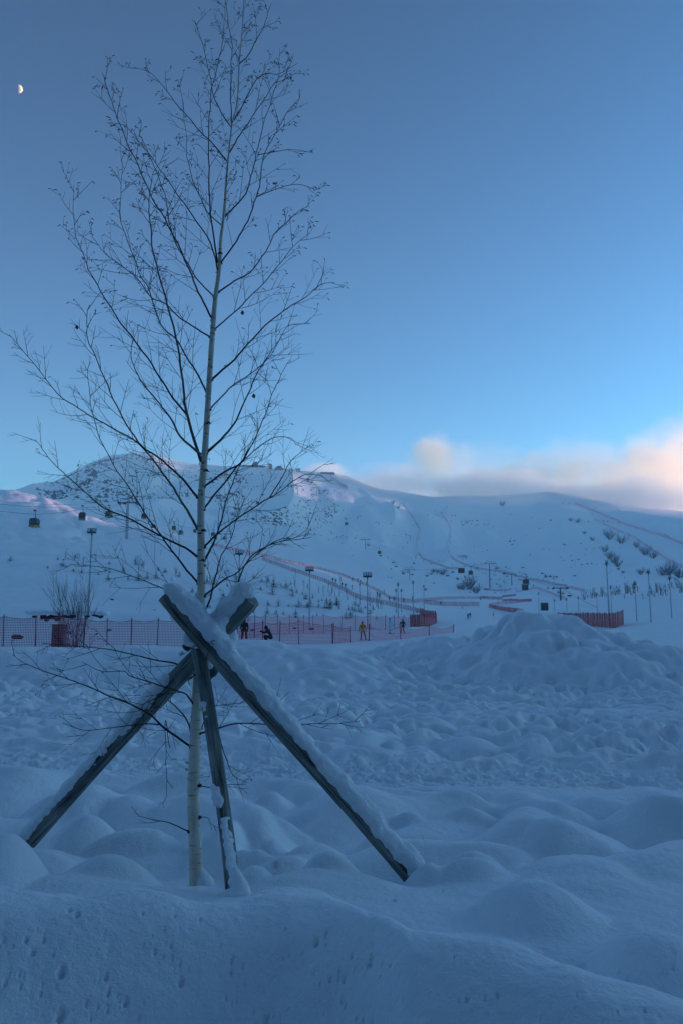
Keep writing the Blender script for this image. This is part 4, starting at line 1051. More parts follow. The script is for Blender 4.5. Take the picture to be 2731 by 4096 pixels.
for i, (px, py, w_, z) in enumerate(CH):
    gy = hit(px, py+6, 230, 1595, 300).y; Y = gy*.92; s = w_*Y/F/2.2; s = min(max(s, .8), 2.2)
    k = cnt.get(z, 0); cnt[z] = k+1; p = at(px, py, Y)
    o = c0 if i == 0 else copy_tree(c0, p, 0, s)
    o.location = p; o.scale = (s, s, s); o.rotation_euler = (0, 0, R(rc.uniform(-20, 20)))
    tag(o, ORD[k]+' from the left of the '+NM[z], 'chairlift chair', 'chairs of the chairlift')

# ------------------------------------------------------------------ buildings
def boxobj(name, c, size, m, parent, org, taper=1.0):
    mb = MB(); mb.box(Vector(c)-org, size, taper=taper); return mb.build(name, m, parent)
def span(px0, px1, pt, pb, Y):
    a = at(px0, pb, Y); b = at(px1, pt, Y); return (a.x+b.x)/2, b.x-a.x, a.z, b.z
def building(name, label, px0, px1, pt, pb, Y, m, roof=.0, dep=None, cat='building', roofm='roof', wins=0, snow=True):
    x, w_, z0, z1 = span(px0, px1, pt, pb, Y); d = dep or w_*.6; org = Vector((x, Y+d/2, z0-1)); root = empty(name, org); tag(root, label, cat)
    h = z1-z0; hb = h*(1-roof)
    mb = MB(); mb.box((0, 0, (hb+1)/2), (w_, d, hb+1)); mb.build('wall', M[m], root)
    rb_ = MB()
    if roof > 0:
        ov = w_*.04; zz = hb+1
        rb_.add([(-w_/2-ov, -d/2-ov, zz), (w_/2+ov, -d/2-ov, zz), (w_/2+ov, d/2+ov, zz), (-w_/2-ov, d/2+ov, zz), (-w_*.22, 0, 1+h), (w_*.22, 0, 1+h)], [(0, 1, 5, 4), (2, 3, 4, 5), (1, 2, 5), (3, 0, 4), (0, 3, 2, 1)])
        rb_.build('roof', M[roofm], root)
    else:
        rb_.box((0, 0, hb+1.06), (w_*1.06, d*1.06, .12)); ro = rb_.build('roof', M[roofm], root)
        if snow: sb_ = MB(); sb_.box((0, 0, hb+1.12+.14), (w_*1.04, d*1.04, .28), taper=.93); sb_.build('snow', M['snow'], ro)
    for i in range(wins):
        wb = MB(); wb.box((-w_/2+w_*(i+.5)/wins, -d/2-.03, 1+hb*.55), (w_/wins*.55, .08, hb*.4)); wb.build('window', M['darksteel'], root)
    return root
building('lodge_building', 'long low summit lodge with dark roof, left of the sunlit pylon', 962, 1060, 1855, 1875, 1590, 'stone', .45, wins=8)
building('lodge_building', 'steep pyramid-roofed block rising from the long summit lodge', 1008, 1034, 1845, 1872, 1575, 'stone', .6, wins=2)
building('lodge_building', 'tall block of the summit station right behind the sunlit pylon', 1072, 1090, 1853, 1882, 1570, 'stone', .25, wins=2)
building('lodge_building', 'broad summit building with sloping roof right of the tall block', 1100, 1134, 1861, 1886, 1565, 'stone', .6, wins=3)
building('viewing_deck', 'flat dark terrace building on the summit shoulder, right of the board', 1284, 1337, 1889, 1902, 1560, 'stone', 0, wins=7)
building('lift_hut', 'upper dark green lift hut with snow roof on the slope', 2088, 2111, 2338, 2352, 430, 'greenhut', 0, wins=2)
building('lift_hut', 'lower dark green hut with snow roof behind the ploughed heap', 2164, 2191, 2413, 2427, 250, 'greenhut', 0, wins=2)
building('lift_station', 'small reddish lift station with cabins beside the terrace', 1832, 1856, 2273, 2284, 520, 'earth', 0, wins=2)
# summit board with a shield
x, w_, z0, z1 = span(1184, 1202, 1873, 1896, 1555); org = Vector((x, 1555, z0-1)); sg = empty('summit_board', org); tag(sg, 'square dark board with a pale shield emblem on the summit ridge', 'sign')
mb = MB(); mb.box((0, 0, (z1-z0)/2+1), (w_, .8, z1-z0)); mb.build('board', M['roof'], sg)
H_ = z1-z0
def shield(k, y, m):
    pts = [(-.36, .84), (0, .93), (.36, .84), (.36, .5), (.22, .28), (0, .12), (-.22, .28), (-.36, .5)]
    mb = MB(); P = [Vector((a*w_*k, y, (.5+(b-.5)*k)*H_+1)) for a, b in pts]; Q = [p+Vector((0, .12, 0)) for p in P]; n = len(P)
    mb.add(P+Q, [tuple(range(n)), tuple(range(n, 2*n))[::-1]]+[(i, (i+1) % n, n+(i+1) % n, n+i) for i in range(n)]); return mb.build('shield_emblem', m, sg)
shield(1.0, -.55, M['lampglass']); shield(.72, -.70, M['roof']); shield(.40, -.85, M['lampglass'])
ar = MB(); x, w_, z0, z1 = span(1158, 1172, 1875, 1888, 1560); org = Vector((x, 1560, z0))
rg = [Vector((math.cos(a)*w_/2, 0, math.sin(a)*(z1-z0))) for a in np.linspace(0, math.pi, 12)]
ar.tube([p for p in rg], .9, 6); o = ar.build('arch', M['roof'], None, loc=org); tag(o, 'small dark arch standing between the summit building and the board', 'arch')
# left: brown box, snow-capped dark wall and bare bush behind the net
building('storage_box', 'brown upright storage box standing behind the pink net at left', 207, 257, 2503, 2568, 64, 'brownbox', 0, dep=.7, cat='box', roofm='brownbox', snow=False)
wl = empty('retaining_wall', ground_pt(-17, 79)); tag(wl, 'low dark-red rubble wall under a thick snow lip, behind the bare bush', 'wall'); org = wl.location
q = MB(); qs = MB()
for k in range(46):
    px = 138+k*6; pt = 2459+3*math.sin(k*.9); pt += 3*rc.random(); pbm = pt+(rc.uniform(12, 26) if 4 < k < 18 else rc.uniform(3, 15)); Y = 79+rc.uniform(-.3, .3)
    if 27 < k < 31 or rc.random() < (.08 if 4 < k < 18 else .35): continue
    a = at(px, pt, Y); b = at(px, pbm, Y); q.ball((a+b)/2-org, (.14+.06*rc.random(), .3, max(.1, (a.z-b.z)/2)), 7, 5, noise=.25, seed=k)
q.build('rubble', M['earth'], wl)
for k in range(60):
    px = 120+k*5.2; Y = 78.6; qs.ball(at(px, 2450+2.5*math.sin(k*.35)+rc.uniform(-1, 1), Y)-org, (.30, .95, .20+.05*rc.random()), 8, 6)
remesh_obj(qs, 'snow', wl, .06)
def bush(seed, h, spread, n, lean=0, w=.012, sub=3):
    r_ = random.Random(seed); mb = MB()
    def grow(p, d, L, w, lv):
        pts = [p]; k = 4
        for i in range(k):
            d = (d+Vector((r_.uniform(-.13, .13), r_.uniform(-.13, .13), .06))).normalized(); pts.append(pts[-1]+d*L/k)
        mb.tube(pts, [w*(1-.18*i) for i in range(k+1)], 3, cap=False)
        if lv < sub:
            for q in range(r_.randint(2, 4)):
                i = r_.randint(1, k); a = r_.uniform(0, 6.28)
                grow(pts[i], (d+Vector((math.cos(a), math.sin(a), .25))*.42).normalized(), L*r_.uniform(.4, .65), w*.6, lv+1)
    for i in range(n):
        a = r_.uniform(0, 6.28); s = spread*r_.uniform(.2, 1)
        grow(Vector((math.cos(a)*.12*h*r_.random(), math.sin(a)*.1*h, 0)), Vector((math.cos(a)*s, math.sin(a)*s, 1)).normalized(), h*r_.uniform(.55, .72), w, 1)
    return mb
M['bushtwig'] = pbr('bush_twigs', (.07, .06, .065), .8, scale=2)
g = at(300, 2552, 66); g = ground_pt(g.x, g.y); hB = at(300, 2322, 66).z-g.z
o = bush(4, hB, .42, 40, w=.020).build('bare_bush', M['bushtwig'], None, loc=g); tag(o, 'large bare multi-stemmed bush behind the pink net at left', 'bush')
for i, (px, pb_, Y, w_, txt) in enumerate([(70,2548,66,46,'dark reddish hollow of earth low behind the net at far left'),(1012,2520,90,22,'small dark earth lump behind the net near the person in red trousers'),(1180,2512,100,16,'dark earth patch behind the net left of its neighbour'),(1245,2516,100,24,'reddish earth patch behind the net by the leaning posts'),(440,2520,66,20,'dark lump in the snow behind the net right of the bush'),(447,2402,140,20,'small dark stone half buried on the smooth bank at left'),(620,2441,128,12,'tiny dark stone half buried above the net')]):
    p = at(px, pb_, Y); s = w_*Y/F/2; mb = MB(); mb.ball((0, 0, 0), (s, s*.7, s*.38), 10, 7, noise=.25, seed=i); g = ground_pt(p.x, p.y)
    z = p.z if abs(p.z-g.z) < 1.5 else g.z
    if Y > 120: g = hit(px, pb_, 90, 220, 300); z = g.z
    o = mb.build('earth_lump', M['earth'], None, loc=(g.x, g.y, max(z, g.z))); tag(o, txt, 'earth lump')

# ------------------------------------------------------------------ firs, saplings, bushes
def fir(seed):
    r_ = random.Random(seed); root = empty('fir_sapling'); t = MB(); t.tube([(0, 0, -.3), (.02, 0, .5), (0, 0, 1.0)], [.03, .022, .006], 5); t.build('trunk', M['twig'], root)
    f = MB(); s = MB()
    for lv in range(9):
        z = .06+lv*.105; rad = (.50-.045*lv)*r_.uniform(.75, 1.15)
        for k in range(7 if lv < 6 else 4):
            a = r_.uniform(0, 6.28); L_ = rad*r_.uniform(.6, 1.1); d = Vector((math.cos(a), math.sin(a), r_.uniform(-.15, .45))); sd_ = Vector((-math.sin(a), math.cos(a), 0))
            b = Vector((0, 0, z)); 
            for j in range(3):
                c = b+d*L_*(.35+.3*j); w_ = L_*.24*(1-.25*j)
                f.add([c-sd_*w_, c+d*L_*.22, c+sd_*w_, c-d*L_*.2+Vector((0, 0, .02))], [(0, 1, 2, 3)])
            if r_.random() < .42:
                c = b+d*L_*.6+Vector((0, 0, .035)); s.ball(c, (L_*.26, L_*.26, .03), 6, 4)
    f.build('crown', M['fir'], root); s.build('snow', M['snow'], root); return root
FIRS = [fir(i) for i in range(4)]
for f_ in FIRS: remember(f_)
FP = []
def addz(lst, ox, oy, s):
    for t in lst: FP.append((ox+t[0]/s, oy+t[1]/s, (t[2] if len(t) > 2 else 30)/s))
addz([(95,1115,38),(520,1100,30),(565,1160,50),(680,1085,35),(735,1222,40),(660,1205,25),(430,1175,25),(1215,1145,60),(1275,1155,32),(980,1145),(1110,1200),(885,1232,25),(1420,1195),(1480,1212)], 0, 1750, 2.24)
addz([(950,85,34),(985,100,24),(970,160,44),(1110,95,35),(1240,165,66),(1320,155,54),(1150,165),(1400,150,50),(1420,75),(1455,125),(1490,95),(1490,220),(660,90,25)], 0, 2250, 2.24)
addz([(20,95,24),(150,135,48),(85,165,20),(30,220),(400,190,54),(470,200,70),(420,410,44),(510,430,60),(545,345,70),(305,310,40),(160,275,36),(270,275,40),(425,300,34),(560,105,30),(590,90,32),(665,180,70),(585,215),(520,260),(620,255),(815,138),(890,182),(880,250),(950,185,44),(1000,230,80),(985,290,60),(1110,240,56),(1150,205),(1160,258,34),(1165,310,56),(1205,275,30),(1255,290),(1285,335,56),(1345,325,40),(1400,360),(1430,350),(1470,375,40),(1500,415,60),(1510,362),(1560,392,60),(1040,395,56),(945,388,34),(940,465,54),(1020,472,40),(1085,470,34),(1220,408,60),(1300,410,44),(1325,410,70),(1400,412,36),(1455,412),(1195,495,60),(815,455,60),(1385,478,24),(1130,398,20),(765,530,56)], 650, 2250, 2.24)
addz([(15,600,50),(45,640,66),(108,615,66),(125,645,36),(15,640),(185,735,56),(225,728,66),(205,655,40),(240,660,44),(265,615,44),(295,625,34),(265,668,44),(295,670,40),(320,675,40),(355,640,30),(430,655,38),(400,690,46),(460,740,36)], 1300, 2150, 2.24)
FP.sort(key=lambda t: t[0]); cnt = {}
ORDT = ORD+['twenty-'+o for o in ORD[:9]]+['thirtieth']
FRES = []
for (px, py, hp) in FP:
    g = hit(px, py, 92, 330, 300); sx = min(max(hp*g.y/F*1.35, .6), 4.2)
    zone = ('firs on the bank left of the birch' if px < 770 else 'firs on the bank right of the birch' if px < 1235 else 'firs at the right end of the bank')
    row = 'upper ' if py < 2290 else ('middle ' if py < 2370 else 'lower ')
    FRES.append((row+zone, g, sx, px))
for i, (zn, g, sx, px) in enumerate(FRES):
    k = cnt.get(zn, 0); cnt[zn] = k+1; v = FIRS[i % 4]
    if i < 4: o = v; o.location = g; o.scale = (sx,)*3
    else: o = copy_tree(v, g, rc.uniform(0, 6.28), sx)
    tag(o, ORDT[k]+' from the left, '+zn, 'fir sapling', 'small firs planted over the snowy bank')
SAPV = [bush(30+i, 1.0, .16, 2, w=.013, sub=3) for i in range(3)]
SAPM = [b.build('bare_sapling', M['bushtwig'], None) for b in SAPV]
SAP = [(263,2237,58),(311,2263,52),(333,2255,42),(384,2251,54),(553,2285,66),(576,2277,56),(589,2226,18),(645,2223,28),(707,2307,60),(840,2330,56),(1070,2353,50),(1126,2356,38),(1180,2355,62),(1215,2364,46),(1232,2362,44),(1275,2375,40),(1296,2382,44),(1320,2390,46),(1340,2395,40),(1313,2370,40),(1327,2373,50),(1358,2386,40),(1389,2400,50),(1420,2400,40),(1438,2420,44),(1478,2425,60),(1486,2428,56),(1505,2430,40),(1514,2436,72),(1524,2436,60),(1440,2405,36)]
for i, (px, py, hp) in enumerate(SAP):
    g = hit(px, py, 110, 340, 300); s = hp*g.y/F; o = SAPM[i % 3] if i < 3 else SAPM[i % 3].copy()
    if i >= 3: COL.objects.link(o)
    o.location = g; o.scale = (s*1.1, s*1.1, s); o.rotation_euler = (0, 0, rc.uniform(0, 6))
    side = 'left of the birch' if px < 700 else 'between the birch and the yellow skier'
    k = cnt.get('s'+side, 0); cnt['s'+side] = k+1
    tag(o, ORDT[k]+' from the left of the thin bare saplings '+side, 'bare sapling', 'thin bare saplings on the bank')
BV = [bush(60+i, 1.0, 1.25, 30, w=.018, sub=3) for i in range(3)]
BM = [b.build('shrub', M['bushtwig'], None) for b in BV]
BU = [(2438,2158,46,'right'),(2483,2176,42,'right'),(2545,2192,30,'right'),(2580,2222,44,'right'),(2610,2236,36,'right'),(2418,2212,32,'right'),(2436,2236,36,'right'),(2453,2256,44,'right'),(2468,2268,38,'right'),(2471,2281,14,'right'),(2490,2296,14,'right'),(2562,2300,32,'right'),(2583,2294,10,'right'),(2672,2300,58,'right'),(2647,2303,40,'right'),(2717,2312,56,'right'),(2336,2138,16,'right'),(2368,2165,20,'right'),(2309,2096,22,'right'),(2281,2086,18,'right'),(2007,2026,24,'right'),
      (1876,2356,58,'mid'),(1848,2360,36,'mid'),(1835,2358,22,'mid'),(1903,2374,42,'mid'),(1612,2298,18,'mid'),(1731,2292,20,'mid'),(1749,2292,18,'mid'),(1768,2300,30,'mid'),(1700,2364,14,'mid'),(1829,2322,14,'mid'),(1235,1936,18,'up'),(1248,1935,14,'up'),(931,2064,20,'up'),(1570,2016,16,'up'),(1590,2040,14,'up')]
BN = {'right':'hazy shrubs on the right-hand slope','mid':'grey shrubs left of the snowy terrace','up':'shrubs high on the mountain'}
for i, (px, py, sp_, z) in enumerate(sorted(BU, key=lambda b: b[0])):
    g = hit(px, py, 300 if z != 'mid' else 380, 1590, 300); s = sp_*g.y/F*.95; o = BM[i % 3] if i < 3 else BM[i % 3].copy()
    if i >= 3: COL.objects.link(o)
    o.location = g; o.scale = (s*1.05, s*1.05, s*.95); o.rotation_euler = (0, 0, rc.uniform(0, 6)); k = cnt.get(z, 0); cnt[z] = k+1
    tag(o, ORDT[k]+' from the left of the '+BN[z], 'shrub', 'bare shrubs scattered on the mountain')
TV = [bush(80+i, 1.0, .35, 6, w=.022, sub=3) for i in range(3)]
TM = [b.build('bare_tree', M['bushtwig'], None) for b in TV]
TL = [(2335+i*10.4+rc.uniform(-4, 4), 0) for i in range(40)]
for i, (px, _) in enumerate(TL):
    yb = np.interp(px, [2335,2450,2550,2640,2731], [2392,2376,2372,2360,2350])+rc.choice((rc.uniform(-8, 6), rc.uniform(6, 34) if px > 2480 else rc.uniform(-6, 8)))
    g = hit(px, yb, 230, 420, 300); hp = rc.choice((rc.uniform(12, 24), rc.uniform(24, 46))); s = hp*g.y/F; o = TM[i % 3] if i < 3 else TM[i % 3].copy()
    if i >= 3: COL.objects.link(o)
    o.location = g; o.scale = (s, s, s); o.rotation_euler = (0, 0, rc.uniform(0, 6))
    tag(o, (ORDT[i] if i < 20 else ORDT[39-i] if 39-i < 20 else '')+(' from the left' if i < 20 else ' from the right')+' of the bare trees lining the right bank', 'bare tree', 'row of bare trees on the right bank')

# rocks and scrub showing through the snow of the mountain: far more than anyone could count
def rocks():
    rng = np.random.default_rng(5); mb_v = []; mb_f = []
    def spots(n, px0, px1, y0, y1, test, sz):
        px = rng.uniform(px0, px1, n*10); Y = rng.uniform(y0, y1, n*10)
        x = (px-CX)/F*Y*1.0; z = height(x, Y); zall = z; f = Y*CA+z*SA; u = -Y*SA+z*CA; qx = CX+F*x/f; qy = CY-F*u/f
        cl = fbm(x/38, Y/60, 301, 3)
        ok = test(qx, qy) & (cl > rng.uniform(-.75, .35, len(px))); idx = np.nonzero(ok)[0][:n]
        for i in idx:
            s = sz*rng.uniform(.45, 1.35)*(.6+max(0, cl[i])*1.4)
            m = 6; b = len(mb_v); a0 = rng.uniform(0, 6); sx_, sy_ = s*rng.uniform(.8, 1.8), s*rng.uniform(.6, 1.0)
            zz = zall[i]
            for k in range(m):
                a = a0+k*2*math.pi/m; r_ = rng.uniform(.7, 1.15); mb_v.append((x[i]+sx_*r_*math.cos(a), Y[i]+sy_*r_*math.sin(a), zz-s*.5))
            mb_v.append((x[i]+rng.uniform(-.3, .3)*s, Y[i]-.2*s, zz+s*rng.uniform(.45, .9)))
            for k in range(m): mb_f.append((b+k, b+(k+1) % m, b+m))
    H = lambda a, b: H1(a, b)
    lefth = lambda x, y: (y < 2200) & (y > 1800) & (x > 120)
    spots(1500, 120, 950, 1050, 1560, lefth, 2.1)
    spots(300, 150, 420, 1100, 1500, lefth, 3.8)
    spots(600, 1030, 1340, 950, 1450, lambda x, y: (np.abs(y-(2150-(x-1030)*.45)) < 75) & (y > 1960), 2.0)
    spots(60, 860, 1010, 1100, 1500, lefth, 2.2)
    spots(260, 900, 1400, 900, 1500, lambda x, y: y > 1900, 1.3)
    spots(60, 1795, 1870, 600, 1000, lambda x, y: (np.abs(y-(2205+(x-1830)*.7)) < 22), 1.4)
    spots(70, 1830, 2270, 480, 1400, lambda x, y: np.abs(y-np.interp(x, [1880,1960,2060,2140,2200,2260], [2262,2246,2262,2290,2306,2322])) < 7, 1.9)
    spots(60, 1900, 2260, 480, 1200, lambda x, y: np.abs(y-np.interp(x, [1880,1960,2060,2140,2200,2260], [2262,2246,2262,2290,2306,2322])-14) < 16, 1.2)
    spots(50, 1850, 1960, 1000, 1450, lambda x, y: np.abs(y-2092) < 14, 2.0)
    spots(260, 1400, 2500, 700, 1500, lambda x, y: y > 2010, 1.3)
    me = bpy.data.meshes.new('rocks'); me.from_pydata(mb_v, [], mb_f); me.materials.append(M['rock'])
    o = bpy.data.objects.new('rocks', me); COL.objects.link(o); tag(o, 'dark rocks and low scrub poking through the snow all over the mountain', 'rocks', kind='stuff')
rocks()

# ------------------------------------------------------------------ snow lances
LN = [(2372,2046,2036,1),(2474,2102,2070,-1),(2672,2156,2138,-1),(1428,2080,2065,1),(1514,2102,2090,-1),(1597,2030,2010,1),(1640,2158,2138,-1),(1661,2236,2218,1),(2002,2355,2344,-1),(1302,1985,1975,1),(1102,1960,1945,-1)]
for i, (px, pb_, pt, sd_) in enumerate(sorted(LN)):
    g = hit(px, pb_, 350, 1590, 300); h = max(4, at(px, pt, g.y).z-g.z); h = min(h, 11); root = empty('snow_lance', g)
    tag(root, ORD[i]+' from the left of the snow-making lances on the mountain', 'snow lance', 'snow-making lances along the runs')
    a = MB(); a.tube([(0, 0, -1), (0, 0, h*.75)], .28, 5); a.build('post', M['darksteel'], root)
    a = MB(); a.tube([(0, 0, h*.72), (sd_*h*1.0, 0, h)], .16, 5); a.build('boom', M['darksteel'], root)
    a = MB(); a.ball((sd_*h*1.0, 0, h), (.7, .6, .6), 8, 6); a.build('nozzle_head', M['darksteel'], root)
# ================================================================== people
def cloth_mat(name, bands, stripe=None):
    """bands: list of (height 0..1, colour) from the feet up; clothing colours by height on the body"""
    m, nt, o = mat(name); L = nt.links.new
    b = nt.nodes.new('ShaderNodeBsdfPrincipled'); b.inputs['Roughness'].default_value = .8
    tc = nt.nodes.new('ShaderNodeTexCoord'); sx = nt.nodes.new('ShaderNodeSeparateXYZ'); L(tc.outputs['Object'], sx.inputs[0])
    dv_ = nt.nodes.new('ShaderNodeMath'); dv_.operation = 'DIVIDE'; dv_.inputs[1].default_value = 2.0; L(sx.outputs[2], dv_.inputs[0])
    r = nt.nodes.new('ShaderNodeValToRGB'); r.color_ramp.interpolation = 'CONSTANT'; e = r.color_ramp.elements
    e[0].position = 0; e[0].color = (*bands[0][1], 1); e[1].position = bands[1][0]/2; e[1].color = (*bands[1][1], 1)
    for h, c in bands[2:]: x = e.new(h/2); x.color = (*c, 1)
    L(dv_.outputs[0], r.inputs['Fac']); src = r.outputs[0]
    if stripe:
        xx, w_, z0, z1, c = stripe
        a = nt.nodes.new('ShaderNodeMath'); a.operation = 'COMPARE'; a.inputs[1].default_value = xx; a.inputs[2].default_value = w_; L(sx.outputs[0], a.inputs[0])
        z = nt.nodes.new('ShaderNodeMath'); z.operation = 'COMPARE'; z.inputs[1].default_value = (z0+z1)/2; z.inputs[2].default_value = (z1-z0)/2; L(sx.outputs[2], z.inputs[0])
        mu = nt.nodes.new('ShaderNodeMath'); mu.operation = 'MULTIPLY'; L(a.outputs[0], mu.inputs[0]); L(z.outputs[0], mu.inputs[1])
        mx = nt.nodes.new('ShaderNodeMix'); mx.data_type = 'RGBA'; mx.inputs['B'].default_value = (*c, 1); L(mu.outputs[0], mx.inputs['Factor']); L(src, mx.inputs['A']); src = mx.outputs['Result']
    nz = nt.nodes.new('ShaderNodeTexNoise'); nz.inputs['Scale'].default_value = 9; L(tc.outputs['Object'], nz.inputs['Vector'])
    bp = nt.nodes.new('ShaderNodeBump'); bp.inputs['Strength'].default_value = .5; bp.inputs['Distance'].default_value = .03; L(nz.outputs['Fac'], bp.inputs['Height']); L(bp.outputs[0], b.inputs['Normal'])
    L(src, b.inputs['Base Color']); L(b.outputs[0], o.inputs['Surface']); return m
SKIN = (.35, .22, .17); BOOT = (.012, .013, .016)
def figure(root, m, J=None, vox=.022, hscale=1.0, hood=False):
    """one closed body surface; J gives the joints of the pose"""
    D_ = dict(hipL=(.11, 0, .93), hipR=(-.11, 0, .93), kneeL=(.15, -.04, .50), kneeR=(-.15, -.04, .50), ankL=(.20, .03, .10), ankR=(-.20, .03, .10),
              pel=(0, 0, .98), waist=(0, 0, 1.12), chest=(0, 0, 1.32), neck=(0, 0, 1.50), head=(0, -.02, 1.64),
              shL=(.20, 0, 1.42), shR=(-.20, 0, 1.42), elL=(.30, -.02, 1.14), elR=(-.30, -.02, 1.14), haL=(.30, -.10, .90), haR=(-.30, -.10, .90))
    if J: D_.update(J)
    V = {k: Vector(v) for k, v in D_.items()}; mb = MB()
    def seg(a, b, ra, rb_, n=10):
        A, B = V[a], V[b]; mb.tube([A, A.lerp(B, .5), B], [ra, (ra+rb_)/2*1.02, rb_], n); mb.ball(A, ra, 10, 7); mb.ball(B, rb_, 10, 7)
    for s in 'LR':
        seg('hip'+s, 'knee'+s, .105, .078); seg('knee'+s, 'ank'+s, .080, .068)
        an = V['ank'+s]; mb.ball(an+Vector((0, -.07, -.04)), (.065, .16, .06), 10, 7); mb.ball(an+Vector((0, 0, .03)), .075, 10, 7)
        seg('sh'+s, 'el'+s, .080, .060); seg('el'+s, 'ha'+s, .062, .045)
        hd = (V['ha'+s]-V['el'+s]).normalized(); hp = V['ha'+s]+hd*.05; sd_ = hd.orthogonal().normalized()
        mb.ball(hp, (.045, .045, .055), 9, 6)
        for f in range(4): mb.tube([hp+sd_*(.024*(f-1.5)), hp+sd_*(.027*(f-1.5))+hd*(.055+.006*(f in (1, 2))), hp+sd_*(.024*(f-1.5))+hd*.085+Vector((0, -.02, 0))], [.016, .014, .011], 5)
        mb.tube([hp+sd_*.04, hp+sd_*.07+hd*.03], [.015, .012], 5)
    mb.ball(V['pel'], (.17, .13, .13), 12, 8)
    A = [V['pel'], V['waist'], V['chest'], V['neck']]
    for i in range(10):
        t = i/9*3; k = min(2, int(t)); p = A[k].lerp(A[k+1], t-k); w_ = np.interp(t, [0, 1, 2, 2.6, 3], [.175, .165, .205, .16, .075]); mb.ball(p, (w_, w_*.68, .10), 12, 8)
    mb.ball(V['shL'], .09, 9, 7); mb.ball(V['shR'], .09, 9, 7)
    mb.tube([V['neck']-Vector((0, 0, .03)), V['head']], [.06, .055], 8); mb.ball(V['head'], (.082, .10, .12), 12, 9)
    mb.ball(V['head']+Vector((0, -.10, -.015)), (.016, .022, .022), 6, 5)   # nose
    mb.ball(V['head']+Vector((0, -.088, -.062)), (.03, .014, .012), 6, 5)    # lips
    for s in (-1, 1): mb.ball(V['head']+Vector((s*.083, 0, -.005)), (.012, .022, .032), 6, 5)
    if hood: mb.ball(V['head']+Vector((0, .03, 0)), (.125, .13, .15), 12, 8)
    o = mb.build('body', m, root, smooth=True); r = o.modifiers.new('r', 'REMESH'); r.mode = 'VOXEL'; r.voxel_size = vox; r.use_smooth_shade = True
    s_ = o.modifiers.new('s', 'SMOOTH'); s_.iterations = 2; s_.factor = .5
    return V
def helmet(root, V, m, gog=True, col='lampglass'):
    mb = MB(); mb.ball(V['head']+Vector((0, .015, .045)), (.118, .135, .115), 14, 9); mb.ball(V['head']+Vector((0, -.09, .09)), (.09, .05, .02), 10, 6); mb.build('helmet', m, root, smooth=True)
    if gog:
        g = MB(); g.ball(V['head']+Vector((0, -.085, .01)), (.082, .045, .042), 12, 7); gg = g.build('goggles', M[col], root, smooth=True)
def skis(root, V, ang, m, L_=1.65):
    for s in 'LR':
        c = Vector((V['ank'+s].x, V['ank'+s].y-.05, .015)); mb = MB(); r = Matrix.Rotation(ang, 3, 'Z'); n = 9; vs = []
        for i in range(n):
            t = i/(n-1)-.5; up = .12*max(0, t-.38)/.12; w_ = .045*(1-.25*math.cos(t*6.28)*.5) * (.6 if i in (0, n-1) else 1)
            for a, b in ((-w_, 0), (w_, 0), (w_, .02), (-w_, .02)): vs.append(c+r @ Vector((a, -t*L_, b+up)))
        fs = [(i*4+k, i*4+(k+1) % 4, i*4+4+(k+1) % 4, i*4+4+k) for i in range(n-1) for k in range(4)]+[(0, 3, 2, 1), (n*4-4, n*4-3, n*4-2, n*4-1)]
        mb.add(vs, fs); mb.build('ski', m, root)
def person(px, ptop, pfeet, yr, label, m, rz=0, J=None, Y=None, sc=None, head=True, helm=None, ski=None, **k):
    if Y is None:
        g = hit(px, pfeet, *yr, n=500)
    else:
        a = at(px, pfeet, Y); g = ground_pt(a.x, Y)
    s = sc or (at(px, ptop, g.y).z-g.z)/1.78
    root = empty('person', g, rz); root.scale = (s, s, s); tag(root, label, 'person')
    V = figure(root, m, J, **k)
    if helm: helmet(root, V, helm)
    if ski is not None: skis(root, V, ski, M['black'])
    return root, V
mY = cloth_mat('skier_yellow_jacket', [(0, BOOT), (.2, (.014, .014, .018)), (.90, (.72, .36, .02)), (1.50, (.02, .02, .025)), (1.57, (.05, .05, .06))])
pY, V = person(1449, 2486, 2561, (60, 130), 'skier in mustard yellow jacket and black trousers standing behind the net', mY, R(4),
   dict(kneeL=(.20, -.05, .52), ankL=(.30, .02, .10), kneeR=(-.13, -.05, .52), ankR=(-.17, .03, .10), elR=(-.31, .02, 1.14), haR=(-.33, -.05, .90), elL=(.31, 0, 1.14), haL=(.31, -.12, .92)), helm=M['black'], ski=R(80))
st = MB()
for s in (-1, 1): st.tube([(s*.10, .10, 1.45), (s*.11, -.10, 1.44), (s*.12, -.155, 1.30), (s*.15, -.12, 1.12)], .02, 5)
st.tube([(-.12, -.16, 1.30), (.12, -.16, 1.30)], .014, 5); st.build('backpack_strap', M['black'], pY)
bpk = MB(); bpk.box((0, .20, 1.22), (.30, .16, .44), taper=.85); bpk.build('backpack', M['black'], pY)
def skipole(root, a, b, label):
    A = root.matrix_basis @ Vector(a); B = root.matrix_basis @ Vector(b); mb = MB(); d = (B-A); mb.tube([(0, 0, 0), d], .012, 5); mb.ball(d*.95, .05, 8, 4); mb.tube([-d*.03, d*.08], .022, 6)
    o = mb.build('ski_pole', M['black'], None, loc=A); tag(o, label, 'ski pole')
bpy.context.view_layer.update()
skipole(pY, (.31, -.16, .98), (1.02, -.25, .30), 'thin ski pole held out by the skier in yellow')
mB = cloth_mat('skier_blue_suit', [(0, BOOT), (.16, (.18, .66, .85)), (.90, (.20, .70, .88)), (1.50, (.02, .02, .03)), (1.62, (.55, .60, .62)), (1.70, (.02, .02, .025))])
pB, V = person(1558, 2473, 2536, (80, 150), 'skier in light blue suit holding both arms out to the right', mB, R(62),
   dict(kneeL=(.09, -.05, .52), ankL=(.09, .03, .10), kneeR=(-.09, -.05, .52), ankR=(-.09, .03, .10), elL=(.25, -.22, 1.24), haL=(.16, -.50, 1.20), elR=(-.24, -.20, 1.26), haR=(-.12, -.48, 1.22)), helm=None)
